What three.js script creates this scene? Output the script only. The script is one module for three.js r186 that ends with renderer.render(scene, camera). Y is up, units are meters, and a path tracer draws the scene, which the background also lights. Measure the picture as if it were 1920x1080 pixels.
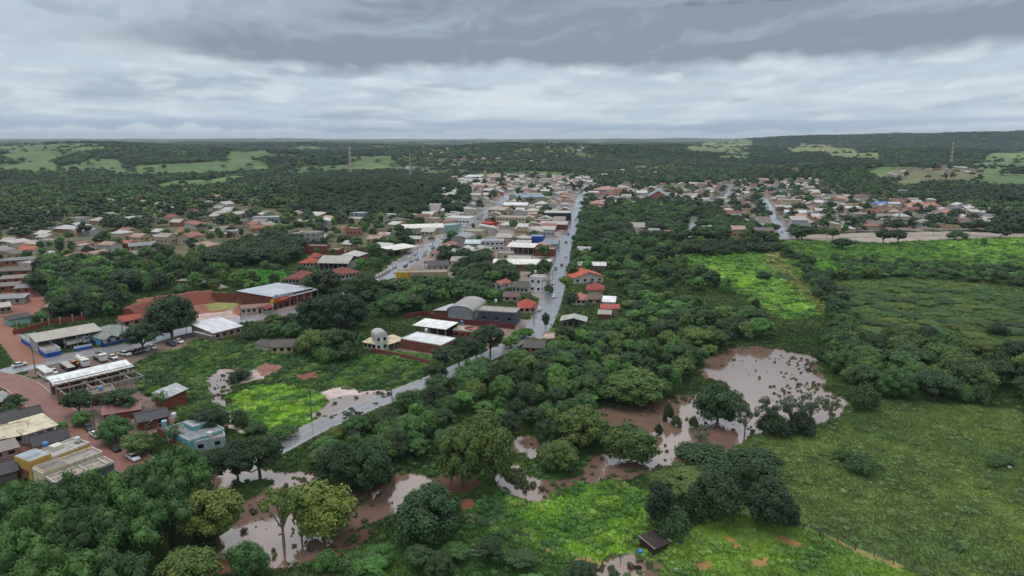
import * as THREE from 'three';
import { mergeGeometries } from 'three/addons/utils/BufferGeometryUtils.js';

// ---------------------------------------------------------------- camera, sky, sun, exposure
const scene = new THREE.Scene();
const FOCAL = 1272, PITCH = Math.atan(278 / FOCAL), EYE = 75;          // focal length in px of a 1920 px wide frame, tilt below the horizon, height of the drone
const camera = new THREE.PerspectiveCamera(2 * Math.atan(540 / FOCAL) * 180 / Math.PI, 16 / 9, 1, 60000);
camera.position.set(0, EYE, 0);
camera.rotation.set(-PITCH, 0, 0);
const renderer = new THREE.WebGLRenderer({ antialias: true });
renderer.toneMapping = THREE.LinearToneMapping;
renderer.toneMappingExposure = 1.08;
renderer.shadowMap.enabled = true;

const { sin, cos, tan, atan2, hypot, min, max, abs, floor, sqrt, exp, PI, round } = Math;
const lerp = (a, b, t) => a + (b - a) * t, clamp = (x, a = 0, b = 1) => x < a ? a : x > b ? b : x;
const smooth = (a, b, x) => { const t = clamp((x - a) / (b - a)); return t * t * (3 - 2 * t); };
function rng(seed) { let s = seed | 0; return () => { s = (s + 0x6d2b79f5) | 0; let t = Math.imul(s ^ (s >>> 15), 1 | s); t = (t + Math.imul(t ^ (t >>> 7), 61 | t)) ^ t; return ((t ^ (t >>> 14)) >>> 0) / 4294967296; }; }
const hash = (i, j) => { let h = Math.imul(i, 374761393) + Math.imul(j, 668265263) | 0; h = Math.imul(h ^ (h >>> 13), 1274126177); return ((h ^ (h >>> 16)) >>> 0) / 4294967296; };
const vn = (x, y) => { const i = floor(x), j = floor(y); let u = x - i, v = y - j; u = u * u * (3 - 2 * u); v = v * v * (3 - 2 * v);
  const a = hash(i, j), b = hash(i + 1, j), c = hash(i, j + 1), d = hash(i + 1, j + 1); return a + (b - a) * u + (c - a) * v + (a - b - c + d) * u * v; };
const fbm = (x, y, n = 4) => { let s = 0, a = 0.5, t = 0; for (let k = 0; k < n; k++) { s += a * vn(x, y); t += a; a *= 0.5; x = x * 2.03 + 17.3; y = y * 2.03 - 9.1; } return s / t; };

// overcast sky: a long dark cloud shelf over a paler streaked band, low cloud along the horizon; the same cloud goes on all round
{
  const W = 3072, Hh = 1536, data = new Float32Array(W * Hh * 4);
  const mix3 = (a, b, t) => [lerp(a[0], b[0], t), lerp(a[1], b[1], t), lerp(a[2], b[2], t)];
  const DARK = [0.15, 0.178, 0.235], MID = [0.33, 0.40, 0.49], PALE = [0.51, 0.60, 0.685], WHITE = [0.72, 0.79, 0.84], BLUE = [0.38, 0.50, 0.63];
  for (let row = 0; row < Hh; row++) {
    const el = ((row + 0.5) / Hh - 0.5) * 180;
    for (let col = 0; col < W; col++) {
      const o = (row * W + col) * 4; data[o + 3] = 1;
      if (el < -1) { data[o] = 0.2; data[o + 1] = 0.24; data[o + 2] = 0.25; continue; }
      const e = max(el, 0);
      const dirRound = ((col + 0.5) / W) * 360 - 180;                  // angle from +x towards +z
      let az = dirRound + 90; if (az > 180) az -= 360; if (az < -180) az += 360;   // 0 = towards -z, + to the right
      const X = sin(az * PI / 180) * 60, Z = cos(az * PI / 180) * 60;  // seamless around
      const wx = fbm(X * 0.12 + 3, Z * 0.12 + e * 0.3, 4) - 0.5, wy = fbm(X * 0.16 + 40, Z * 0.16 + e * 0.5, 4) - 0.5;
      const eh = 6 * Math.log(1 + e * 0.8), tilt = az * 0.03, far = smooth(40, 75, abs(az));
      // pale deck below the shelf: lumpy streaks, thinner towards the horizon
      const st = fbm(X * 0.16 + wx * 2.4 + 9, eh * 0.8 + Z * 0.1 + wy * 2.2 - tilt, 5), st2 = fbm(X * 0.3 - wx * 2 + 70, eh * 1.5 + Z * 0.2 + wy * 2.0 - tilt * 2, 5), st3 = fbm(X * 0.6 + 15, eh * 3.4 + Z * 0.4 - tilt * 3, 4);
      let c = mix3(PALE, MID, 0.62 * smooth(0.44, 0.7, st));
      c = mix3(c, WHITE, 0.55 * smooth(0.5, 0.7, st2) * (1 - smooth(4.8, 8, e)));
      c = c.map((q) => q * (0.90 + 0.2 * st3));
      c = mix3(c, WHITE, 0.55 * smooth(0.42, 0.6, fbm(X * 0.08 + 5, e * 0.9 + wy * 1.5 + Z * 0.05, 3)) * smooth(0.8, 1.8, e) * (1 - smooth(3.0, 4.4, e)));   // brighter gap low over the horizon
      c = mix3(c, BLUE, 0.8 * smooth(0.44, 0.58, fbm(X * 0.09 + 31, e * 2.2 + wx * 1.2, 3)) * smooth(0.3, 0.75, e) * (1 - smooth(1.1, 2.0, e)));   // bluish slate strips
      const top = 0.4 + 1.1 * fbm(X * 0.6 + 11, Z * 0.6, 5) * (0.3 + 0.9 * fbm(X * 0.08, Z * 0.08, 2));
      c = mix3(c, [0.68, 0.75, 0.80], 0.85 * smooth(top + 0.04, top - 0.14, e));                                                                       // heaped low cloud on the horizon
      // dark shelf with a ragged base, brushed up to the right by the wind, parted by a paler rift
      const rag = (fbm(X * 0.13 + 80, Z * 0.13 + 4, 4) - 0.5) * 1.3 + (fbm(X * 0.5 + 8, Z * 0.5 + e * 0.5, 4) - 0.5) * 0.9, edge = 5.5 + 1.0 * smooth(14, 38, az) + 0.6 * smooth(-14, -34, az) + rag;
      const sl = e - az * 0.10, lump = fbm(X * 0.10 + wx * 3 + 20, sl * 0.5 + wy * 2.4 + 3, 5), wisp = fbm(X * 0.24 + wx * 4 + 50, sl * 1.05 + wy * 3.4 + 9, 5);
      const rift = exp(-(((sl - 6.4 + wy * 2) / 0.75) ** 2)) * smooth(8, 16, az) * (1 - far) + 0.6 * exp(-(((sl - 9.6 + wy * 2.5) / 0.8) ** 2)) * smooth(-22, -8, az) * (1 - far);
      const around = lerp(1, 0.55 + fbm(X * 0.035 + 2, Z * 0.035 + 7, 3) * 0.8, far), left = 0.18 + 0.82 * smooth(-37, -17, az - (e - 6) * 2.4 + wx * 14);   // it thins out to the left
      const sh = smooth(edge - 0.45, edge + 1.0, e) * clamp(around) * (az < 40 ? left : 1), rise = smooth(edge + 0.3, edge + 3.0, e);
      const dk = mix3(DARK, MID, clamp(0.2 + 0.12 * rise + 1.0 * (lump - 0.46) + 1.3 * (wisp - 0.48) + 0.7 * rift, 0, 1.2));
      c = mix3(c, dk, sh * 0.96);
      if (e > 12) { const ov = mix3([0.60, 0.66, 0.72], [0.95, 0.98, 1.02], smooth(0.3, 0.75, fbm(X * 0.08 / (0.4 + e / 90) + 8, Z * 0.08 / (0.4 + e / 90) + e * 0.04, 4))); c = mix3(c, ov, smooth(12, 28, e)); }
      data[o] = c[0]; data[o + 1] = c[1]; data[o + 2] = c[2];
    }
  }
  const sky = new THREE.DataTexture(data, W, Hh, THREE.RGBAFormat, THREE.FloatType);
  sky.mapping = THREE.EquirectangularReflectionMapping; sky.magFilter = THREE.LinearFilter; sky.needsUpdate = true;
  scene.background = sky; scene.environment = sky;
}
const sun = new THREE.DirectionalLight(0xfff4e6, 1.3);                  // faint, very soft light through the cloud
sun.position.set(-160, 900, -420); sun.target.position.set(0, 0, -300); scene.add(sun, sun.target);
sun.castShadow = true; sun.shadow.radius = 60; sun.shadow.mapSize.set(4096, 4096);
Object.assign(sun.shadow.camera, { left: -700, right: 700, top: 700, bottom: -700, near: 1, far: 3000 });
scene.fog = new THREE.FogExp2(0xb9cbe0, 0.000055);

// ---------------------------------------------------------------- survey helpers
const sP = sin(PITCH), cP = cos(PITCH);
const rayOf = (u, v) => { const cx = (u - 960) / FOCAL, cy = (540 - v) / FOCAL; return [cx, -sP + cy * cP, -cP - cy * sP]; };
const flat = (u, v, y = 0.1) => { const d = rayOf(u, v), t = (y - EYE) / d[1]; return [d[0] * t, d[2] * t]; };      // sight line -> level ground
const seen = (x, y, z) => { const a = y - EYE, f = -a * sP - z * cP, up = a * cP - z * sP; return [960 + FOCAL * x / f, 540 - FOCAL * up / f, f]; };
const inPoly = (x, y, p) => { let c = false; for (let i = 0, j = p.length - 1; i < p.length; j = i++) { const [xi, yi] = p[i], [xj, yj] = p[j]; if ((yi > y) !== (yj > y) && x < (xj - xi) * (y - yi) / (yj - yi) + xi) c = !c; } return c; };
const pairs = (a) => { const o = []; for (let i = 0; i < a.length; i += 2) o.push([a[i], a[i + 1]]); return o; };
const boundsOf = (p) => { let a = 1e9, b = -1e9, c = 1e9, d = -1e9; for (const [x, z] of p) { a = min(a, x); b = max(b, x); c = min(c, z); d = max(d, z); } return [a, b, c, d]; };
const taken = new Map();
const numbered = (n) => { const k = taken.get(n) ?? 0; taken.set(n, k + 1); return k ? n + '_' + String(k).padStart(3, '0') : n; };
// ---------------------------------------------------------------- terrain
// flood water outlines, surveyed on the level valley floor
const WATER = [
  { n: 'flood_pond', l: 'large brown flood pond in the pasture', p: [1322,672, 1375,655, 1440,652, 1520,668, 1536,735, 1580,745, 1570,775, 1480,800, 1405,812, 1390,760, 1375,715, 1330,708] },
  { n: 'flood_pond', l: 'lower brown flood water dotted with stumps', p: [1128,768, 1200,770, 1262,752, 1312,738, 1330,790, 1398,790, 1420,812, 1330,850, 1235,868, 1222,800, 1180,786, 1130,800] },
  { n: 'flood_water', l: 'thin sheet of flood water under the trees', p: [955,828, 1000,822, 1015,842, 985,852, 958,846] },
  { n: 'flood_stream', l: 'brown overflow joining paddock and pond', p: [1118,858, 1215,858, 1200,880, 1130,893, 1060,912, 1020,920, 1020,911, 1080,898, 1110,884] },
  { n: 'flood_stream', l: 'muddy stream winding past the yellow-green tree', p: [740,890, 785,893, 790,925, 760,945, 700,972, 650,1002, 600,1036, 540,1050, 470,1050, 420,1046, 400,1030, 455,1000, 470,980, 520,958, 552,953, 580,985, 640,990, 655,970, 730,925] },
  { n: 'flood_water', l: 'pale backwater beside the highway bank', p: [545,900, 585,884, 590,900, 560,918, 530,935, 500,945, 455,968, 440,962, 500,930] },
  { n: 'flood_water', l: 'flooded ground beneath the paired dark trees', p: [395,895, 470,880, 525,885, 520,895, 460,902, 400,906] },
  { n: 'flood_water', l: 'pooled rainwater beside the highway curve', p: [622,752, 690,742, 725,744, 690,758, 640,775, 600,786, 590,780, 620,765] },
  { n: 'flood_water', l: 'wet rill round the bright grass oval', p: [402,706, 425,700, 440,712, 424,728, 420,745, 428,775, 446,795, 434,795, 418,775, 408,745] },
  { n: 'flood_water', l: 'shallow water sheet in the paddock grass', p: [935,880, 975,882, 990,910, 1020,912, 1012,930, 970,925, 958,905] },
  { n: 'flood_water', l: 'puddle by the black shed', p: [1080,1080, 1200,1052, 1215,1056, 1210,1080] },
];
for (const w of WATER) { w.p = pairs(w.p).map(([u, v]) => flat(u, v, 0)); w.b = boundsOf(w.p); }
// a soft-edged basin under each outline
const MK = { x0: -150, x1: 190, z0: -320, z1: -90, W: 1360, H: 920 };
const basin = (() => {
  const c = document.createElement('canvas'); c.width = MK.W; c.height = MK.H; const g = c.getContext('2d');
  g.fillStyle = '#000'; g.fillRect(0, 0, MK.W, MK.H); g.fillStyle = '#fff';
  for (const w of WATER) { g.beginPath(); w.p.forEach(([x, z], i) => { const a = (x - MK.x0) / (MK.x1 - MK.x0) * MK.W, b = (z - MK.z0) / (MK.z1 - MK.z0) * MK.H; i ? g.lineTo(a, b) : g.moveTo(a, b); }); g.fill(); }
  const d = g.getImageData(0, 0, MK.W, MK.H).data; let a = new Float32Array(MK.W * MK.H); for (let i = 0; i < a.length; i++) a[i] = d[i * 4] / 255;
  const R = 10; for (let pass = 0; pass < 2; pass++) {                  // two box blurs
    let b = new Float32Array(a.length);
    for (let y = 0; y < MK.H; y++) { let s = 0; for (let x = -R; x < MK.W; x++) { if (x + R < MK.W) s += a[y * MK.W + x + R]; if (x - R - 1 >= 0) s -= a[y * MK.W + x - R - 1]; if (x >= 0) b[y * MK.W + x] = s / (2 * R + 1); } }
    a = new Float32Array(b.length);
    for (let x = 0; x < MK.W; x++) { let s = 0; for (let y = -R; y < MK.H; y++) { if (y + R < MK.H) s += b[(y + R) * MK.W + x]; if (y - R - 1 >= 0) s -= b[(y - R - 1) * MK.W + x]; if (y >= 0) a[y * MK.W + x] = s / (2 * R + 1); } }
  }
  return (x, z) => { const i = floor((x - MK.x0) / (MK.x1 - MK.x0) * MK.W), j = floor((z - MK.z0) / (MK.z1 - MK.z0) * MK.H); return i < 0 || j < 0 || i >= MK.W || j >= MK.H ? 0 : a[j * MK.W + i]; };
})();
const bump = (x, z, cx, cz, sx, sz, turn = 0) => { const c = cos(turn), s = sin(turn), dx = x - cx, dz = z - cz, a = (dx * c + dz * s) / sx, b = (-dx * s + dz * c) / sz; return exp(-(a * a + b * b)); };
const RIDGES = [[-1150, -2050, 620, 130, 24, 0.1], [-420, -1800, 360, 110, 24, -0.15], [330, -2250, 520, 140, 30, 0.12], [1250, -2150, 460, 150, 30, -0.2], [-1750, -2900, 800, 190, 28, 0.1], [150, -3100, 800, 200, 30, -0.08], [-650, -2600, 560, 140, 22, 0.2], [950, -2900, 600, 170, 26, 0.1], [-1300, -3900, 1200, 240, 26, 0]];
function H(x, z) {
  const r = hypot(x, z);
  let h = 0.12 + 0.16 * (vn(x / 7, z / 7) - 0.3);
  if (r < 340) { const w = basin(x + (fbm(x / 5, z / 5, 3) - 0.5) * 5, z + (fbm(x / 5 + 50, z / 5, 3) - 0.5) * 6); if (w > 0) h -= w * (0.78 + 0.75 * (fbm(x / 3.1 + 9, z / 3.1, 3) - 0.5)); }
  if (r < 500) return h;
  h += 17 * bump(x, z, -165, -850, 150, 130) + 9 * bump(x, z, -420, -800, 200, 160);
  h += 22 * bump(x, z, 700, -1330, 330, 160, -0.2);                                        // rise with the mast on the right
  const k = smooth(1150, 2400, r);
  if (k > 0) {
    h += k * (40 * (fbm(x / 560 + 3.1, z / 560 + 1.7, 4) - 0.33)) + 10 * smooth(1300, 2600, r);
    h += smooth(2300, 4500, r) * (30 * (fbm(x / 1500 + 8, z / 1500, 3) - 0.3)) + 14 * smooth(4500, 9000, r);
    h += 78 * smooth(1350, 2150, x - (z + 4400) * 0.3) * exp(-(((z + 4500) / 800) ** 2)) + 42 * bump(x, z, 4300, -4200, 1500, 900) + 10 * bump(x, z, 900, -3600, 900, 300);
    h += 16 * bump(x, z, -60, -2500, 520, 240) + 10 * bump(x, z, -1500, -2900, 800, 300);
    for (const [cx, cz, sx, sz, hh, tn] of RIDGES) h += hh * bump(x, z, cx, cz, sx, sz, tn);
    const cap = x > 600 ? 130 : 54 + 28 * fbm(x / 650 + 3, z / 900, 3); if (h > cap - 12) h = cap - 12 + 12 * (1 - exp(-(h - cap + 12) / 12));
    h += 46 * smooth(8500, 11500, r) * (0.4 + fbm(x / 1900 + 4, z / 1900, 3));
  }
  return h;
}
function G(u, v) {                                                      // sight line -> terrain
  const d = rayOf(u, v); let t = 90, p = t;
  for (let i = 0; i < 900; i++) { const y = EYE + d[1] * t; if (y <= H(d[0] * t, d[2] * t)) break; p = t; t += max(0.5, t * 0.006); if (t > 16000) break; }
  let lo = p, hi = t; for (let i = 0; i < 16; i++) { const m = (lo + hi) / 2; if (EYE + d[1] * m <= H(d[0] * m, d[2] * m)) hi = m; else lo = m; }
  return [d[0] * hi, d[2] * hi];
}
const W2 = (a) => pairs(a).map(([u, v]) => G(u, v));
const area = (a) => { const p = W2(a); return { p, b: boundsOf(p), has(x, z) { return x > this.b[0] && x < this.b[1] && z > this.b[2] && z < this.b[3] && inPoly(x, z, this.p); } }; };

// land cover, bottom to top: colour, outline
const COVER = [
  ['#627541', [1180,875, 1330,842, 1500,785, 1640,748, 1920,765, 2000,1090, 1400,1090, 1300,960, 1215,905]],      // rough pasture
  ['#6c8a3c', [1130,1090, 1180,1040, 1240,1010, 1370,965, 1500,990, 1720,1080, 1740,1100]],                       // corner paddock
  ['#94703f', [1358,1006, 1368,1004, 1388,1024, 1382,1031, 1366,1018]], ['#94703f', [1446,1006, 1466,1003, 1510,1020, 1500,1027, 1470,1018]], ['#8f7042', [1406,1050, 1440,1046, 1438,1062, 1410,1062]], ['#8f7042', [1300,1056, 1330,1050, 1336,1064, 1304,1070]], ['#8a8048', [1540,1000, 1640,1040, 1700,1064, 1680,1066, 1600,1034]], ['#7c5a48', [1690,560, 1720,566, 1716,574, 1690,570]], ['#7c5a48', [1750,590, 1790,594, 1780,602, 1752,600]],
  ['#56783a', [862,962, 935,925, 1010,912, 1060,905, 1000,1000, 960,1018, 900,990]], ['#8a7a44', [868,966, 900,985, 1000,1012, 1070,1036, 1130,1052, 1180,1040, 1195,1046, 1130,1066, 1060,1052, 960,1022]],
  ['#688e38', [930,985, 960,945, 1010,930, 935,925, 1010,912, 1140,893, 1228,930, 1215,1010, 1130,1055, 1040,1045, 900,990]],        // bright paddock
  ['#48652f', [760,880, 960,860, 1110,860, 1115,885, 1030,910, 900,930, 840,930, 790,905]],
  ['#47602f', [420,930, 520,860, 600,830, 760,800, 760,870, 640,900, 560,880, 480,925]],
  ['#4a6a30', [640,1060, 760,975, 900,985, 1100,1060, 1080,1090, 620,1090]],
  ['#6a4537', [630,935, 690,922, 730,905, 760,896, 770,905, 735,935, 700,962, 650,978, 635,960]], ['#624033', [300,1062, 420,1020, 520,1050, 640,1016, 690,990, 700,1000, 640,1040, 540,1066, 420,1078]], ['#624033', [800,905, 850,880, 905,905, 880,925, 820,925]],
  ['#7d4c38', [862,938, 890,934, 892,950, 866,958]], ['#664a3c', [1105,855, 1290,845, 1200,872, 1110,878]], ['#65503c', [1120,770, 1330,735, 1330,760, 1130,790]], ['#6b4a3b', [1318,685, 1345,680, 1345,710, 1318,712]],
  ['#527036', [255,640, 470,640, 620,670, 760,670, 800,690, 790,720, 720,738, 640,745, 610,722, 500,720, 400,705, 400,790, 330,780, 255,730]],   // weedy lots
  ['#739a3c', [425,742, 460,728, 545,722, 610,735, 640,755, 600,790, 535,812, 470,800, 432,775]],                 // bright oval
  ['#b09c99', [398,705, 410,690, 500,692, 525,684, 520,700, 470,718, 432,724, 418,742, 424,775, 450,800, 480,815, 440,812, 408,770, 400,735]],
  ['#8a6054', [480,690, 500,680, 530,688, 515,702, 490,706]], ['#7d4d40', [552,704, 590,697, 598,708, 565,715]],
  ['#b8a8a6', [600,735, 640,728, 740,734, 735,745, 700,752, 640,782, 600,790, 590,782, 625,760]],
  ['#6f5f56', [40,676, 110,664, 330,630, 410,604, 420,612, 350,648, 300,662, 240,690, 100,700, 60,712]],          // forecourt and verge
  ['#75605a', [60,715, 240,690, 255,730, 330,775, 320,800, 250,830, 160,790, 110,765]],
  ['#7c5348', [0,700, 70,720, 240,850, 220,880, 0,880]],
  ['#8f5b49', [250,562, 350,548, 430,548, 455,575, 470,598, 430,612, 380,612, 350,590, 255,600]],                 // cut earth yard
  ['#b59d98', [360,590, 430,582, 450,592, 470,600, 400,612, 365,602]],
  ['#8a8a50', [385,572, 430,562, 450,570, 440,580, 395,582]],
  ['#806a62', [440,590, 590,560, 640,565, 560,590, 480,605]],
  ['#4f8a34', [425,524, 470,505, 530,508, 545,522, 520,533]], ['#4f8a34', [400,442, 480,432, 500,440, 470,456, 410,450]], ['#57803a', [300,396, 360,390, 380,400, 330,408]],
  ['#567a34', [640,680, 740,650, 800,660, 830,680, 790,700]],
  ['#7a6a5e', [690,650, 860,640, 950,600, 1000,600, 1000,625, 940,650, 850,672]],
  ['#6c8040', [930,650, 1000,615, 1080,618, 1060,632, 980,640]], ['#a5938a', [1000,628, 1060,622, 1075,632, 1010,636]],
  ['#5d7240', [1540,530, 1700,520, 1920,540, 2000,650, 1920,680, 1640,660, 1570,600]],                            // scrub pasture
  ['#648a3d', [1250,480, 1380,470, 1500,490, 1560,590, 1470,600, 1400,560, 1300,510]],                            // lush meadow
  ['#729843', [1300,500, 1440,508, 1540,570, 1500,590, 1430,560]], ['#78824a', [1430,470, 1460,475, 1560,580, 1545,590, 1440,500]],
  ['#62863c', [1460,452, 1780,448, 1920,452, 1990,480, 1920,520, 1600,512, 1480,480]], ['#729843', [1740,450, 1920,446, 1990,470, 1880,480, 1760,470]],
  ['#5c8a36', [1520,490, 1590,498, 1580,515, 1530,512]], ['#4d7a35', [1190,566, 1265,564, 1270,584, 1195,586]],
  ['#938a80', [1440,446, 1520,440, 1640,436, 1780,434, 1920,438, 1990,442, 1920,444, 1770,450, 1640,456, 1480,450]],   // sandy road verge
  ['#857c76', [700,520, 740,490, 800,440, 800,400, 830,345, 880,330, 1110,328, 1120,345, 1090,395, 1070,430, 1050,500, 1040,560, 1005,560, 930,520, 840,525, 760,530]],   // town ground
  ['#7d736c', [1080,375, 1100,350, 1300,345, 1300,375, 1200,388]], ['#7b7068', [1250,360, 1300,345, 1530,338, 1700,375, 1870,405, 1870,430, 1480,436, 1330,440, 1350,400]],
  ['#5d5c42', [0,520, 0,430, 160,405, 400,380, 560,395, 740,420, 740,450, 620,480, 560,470, 440,470, 330,480, 200,490, 80,520]],
  ['#83594c', [0,570, 0,510, 70,500, 90,560, 70,600, 0,612]],
  // far pastures
  ['#526c3a', [190,328, 260,310, 400,303, 500,303, 510,322, 400,330, 260,334]], ['#5a743c', [270,352, 330,338, 400,336, 440,328, 470,332, 445,346, 370,360, 310,362]],
  ['#526a3c', [0,322, 50,298, 100,298, 110,314, 40,326]], ['#526a3c', [110,314, 170,296, 225,299, 235,316, 140,322]], ['#526a3c', [420,300, 500,277, 510,296, 450,308]], ['#526a3c', [0,296, 40,282, 90,286, 40,300]], ['#526a3c', [120,352, 190,346, 240,352, 170,358]], ['#526a3c', [-40,346, 20,336, 30,346, -30,354]],
  ['#6b784a', [1285,282, 1330,264, 1410,265, 1420,278, 1340,288]], ['#727a4c', [1470,278, 1500,268, 1560,272, 1650,288, 1650,302, 1560,298, 1490,290]], ['#687848', [1340,300, 1400,288, 1405,298]],
  ['#526c3a', [1630,326, 1690,308, 1710,320, 1660,334]], ['#64784a', [1770,320, 1850,292, 1930,284, 1990,288, 1980,318, 1860,324]], ['#526c3a', [1838,352, 1880,332, 1990,326, 1990,352, 1900,358]],
  ['#7d8752', [1000,292, 1040,278, 1070,282, 1050,294]], ['#8a8c66', [1840,396, 1860,382, 1990,376, 1990,392]], ['#64784a', [1640,352, 1700,338, 1760,330, 1800,334, 1700,356]], ['#687848', [630,322, 690,304, 725,310, 665,328]],
  ['#5f6a44', [740,334, 750,300, 800,268, 905,266, 900,300, 870,326]], ['#5f6a44', [880,312, 960,285, 1010,266, 1130,264, 1130,294, 1010,312]], ['#5f6a44', [1110,340, 1170,316, 1310,308, 1330,330, 1240,340]], ['#6a6c4c', [1630,340, 1760,314, 1840,316, 1830,336, 1700,344]], ['#5f6a44', [1360,330, 1420,316, 1500,312, 1560,320, 1480,334]],
].map(([c, a]) => { const ar = area(a); ar.c = c; return ar; });
const BASE = '#3f5428';

const meadowy = (x, z) => { const r = hypot(x, z); return r < 1300 || (x > 1250 && z < -3300) ? 0 : smooth(0.57, 0.62, fbm(x / 340 + 7, z / 300 + 2, 3)); };   // rough pasture among the far woods
const srgb = (h) => [1, 3, 5].map((i) => parseInt(h.slice(i, i + 2), 16));
function paint(x0, x1, z0, z1, W, Hh, seed, fine) {                     // colours of the soil and herbage, laid out in metres
  const c = document.createElement('canvas'); c.width = W; c.height = Hh; const g = c.getContext('2d'), rn = rng(seed);
  g.fillStyle = BASE; g.fillRect(0, 0, W, Hh);
  const mx = W / (x1 - x0), mz = Hh / (z1 - z0);
  for (const a of COVER) {
    if (a.b[1] < x0 || a.b[0] > x1 || a.b[3] < z0 || a.b[2] > z1) continue;
    const size = min(a.b[1] - a.b[0], a.b[3] - a.b[2]), amp = min(2.2, size * 0.06) * (fine ? 1 : 3);
    g.fillStyle = a.c; g.beginPath(); let first = true;
    for (let i = 0; i < a.p.length; i++) { const [xa, za] = a.p[i], [xb, zb] = a.p[(i + 1) % a.p.length], n = max(1, min(120, floor(hypot(xb - xa, zb - za) / (amp + 0.4))));
      for (let k = 0; k < n; k++) { const t = k / n, x = lerp(xa, xb, t) + (vn(xa + t * 31 + za, i * 7.7 + t * n * 0.7) - 0.5) * 2.4 * amp, z = lerp(za, zb, t) + (vn(za + t * 29, i * 3.1 + t * n * 0.7) - 0.5) * 2.4 * amp; const X = (x - x0) * mx, Y = (z - z0) * mz; first ? g.moveTo(X, Y) : g.lineTo(X, Y); first = false; } }
    g.fill();
  }
  const im = g.getImageData(0, 0, W, Hh), d = im.data, out = new Uint8Array(W * Hh * 4), f1 = fine ? 0.55 : 0.05, f2 = fine ? 0.07 : 0.012;
  for (let j = 0; j < Hh; j++) for (let i = 0; i < W; i++) {
    const x = x0 + i / mx, z = z0 + j / mz, o = (j * W + i) * 4, n1 = fbm(x * f1 + 5, z * f1, 3), n2 = fbm(x * f2 + 40, z * f2 + 9, 3);
    if (!fine && d[o] === 63 && d[o + 1] === 84) { const q = meadowy(x, z); if (q > 0) { d[o] = lerp(63, 84, q); d[o + 1] = lerp(84, 106, q); d[o + 2] = lerp(40, 60, q); } }
    const k = 0.70 + 0.36 * n1 + 0.28 * n2, w = (n2 - 0.5) * 15, green = d[o + 1] > d[o] + 6;
    out[o] = clamp(d[o] * k + (green ? w : w * 0.3), 4, 255); out[o + 1] = clamp(d[o + 1] * k, 4, 255); out[o + 2] = clamp(d[o + 2] * k - w * 0.2, 4, 255); out[o + 3] = 255;
  }
  const t = new THREE.DataTexture(out, W, Hh); t.colorSpace = THREE.SRGBColorSpace; t.magFilter = THREE.LinearFilter; t.needsUpdate = true;
  return { t, x0, x1, z0, z1, at(x, z) { const i = clamp(floor((x - x0) * mx), 0, W - 1), j = clamp(floor((z - z0) * mz), 0, Hh - 1), o = (j * W + i) * 4; return [out[o], out[o + 1], out[o + 2]]; } };
}
const SHEETS = [paint(-230, 230, -270, -80, 2048, 1024, 1, true), paint(-580, 580, -720, -270, 2048, 1024, 2, true), paint(-1350, 1350, -1750, -720, 2048, 1024, 3, false), paint(-9000, 9000, -15500, 4000, 2048, 2048, 4, false)];
const sheetAt = (x, z) => { for (let i = 0; i < 3; i++) { const s = SHEETS[i]; if (x >= s.x0 && x <= s.x1 && z >= s.z0 && z <= s.z1) return i; } return 3; };
const lin = (c) => c <= 10 ? c / 3294 : Math.pow((c / 255 + 0.055) / 1.055, 2.4);
const coverAt = (x, z) => SHEETS[sheetAt(x, z)].at(x, z);

{ // the ground: rings round the place, close together near by and over the part of the valley in view
  const radii = []; for (let r = 30; r < 17000; r *= r < 300 ? 1.0068 : r < 1300 ? 1.014 : 1.022) radii.push(r);
  const angles = []; for (let a = -46; a <= 46.001; a += 0.26) angles.push(a); for (let a = 50; a < 314; a += 8) angles.push(a);
  const nA = angles.length, nR = radii.length, pos = new Float32Array(nA * nR * 3), uv = new Float32Array(nA * nR * 2), idx = [[], [], [], []];
  radii.forEach((r, i) => angles.forEach((a, j) => { const t = a * PI / 180, x = r * sin(t), z = -r * cos(t), o = i * nA + j; pos[o * 3] = x; pos[o * 3 + 1] = H(x, z); pos[o * 3 + 2] = z; }));
  const P = [], U = [], gs = [[], [], [], []];
  for (let i = 0; i + 1 < nR; i++) for (let j = 0; j < nA; j++) { const k = (j + 1) % nA, q = [i * nA + j, (i + 1) * nA + j, (i + 1) * nA + k, i * nA + k];
    let x = 0, z = 0; for (const v of q) { x += pos[v * 3] / 4; z += pos[v * 3 + 2] / 4; }
    gs[sheetAt(x, z)].push(q[0], q[3], q[1], q[1], q[3], q[2]); }
  const used = gs.map((g, s) => { const m = new Map(), sh = SHEETS[s], ix = []; for (const v of g) { let n = m.get(v); if (n === undefined) { n = P.length / 3; m.set(v, n); const x = pos[v * 3], z = pos[v * 3 + 2]; P.push(x, pos[v * 3 + 1], z); U.push((x - sh.x0) / (sh.x1 - sh.x0), (z - sh.z0) / (sh.z1 - sh.z0)); } ix.push(n); } return ix; });
  const geo = new THREE.BufferGeometry(); geo.setAttribute('position', new THREE.Float32BufferAttribute(P, 3)); geo.setAttribute('uv', new THREE.Float32BufferAttribute(U, 2));
  const all = []; let at = 0; used.forEach((ix, s) => { geo.addGroup(at, ix.length, s); for (const v of ix) all.push(v); at += ix.length; });
  geo.setIndex(all); geo.computeVertexNormals();
  const ground = new THREE.Mesh(geo, SHEETS.map((s) => new THREE.MeshStandardMaterial({ map: s.t, roughness: 0.95 })));
  ground.name = 'ground'; ground.userData = { kind: 'structure', label: 'valley floor of grass, weeds and red soil with hills beyond' }; ground.receiveShadow = true; scene.add(ground);
}
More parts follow.
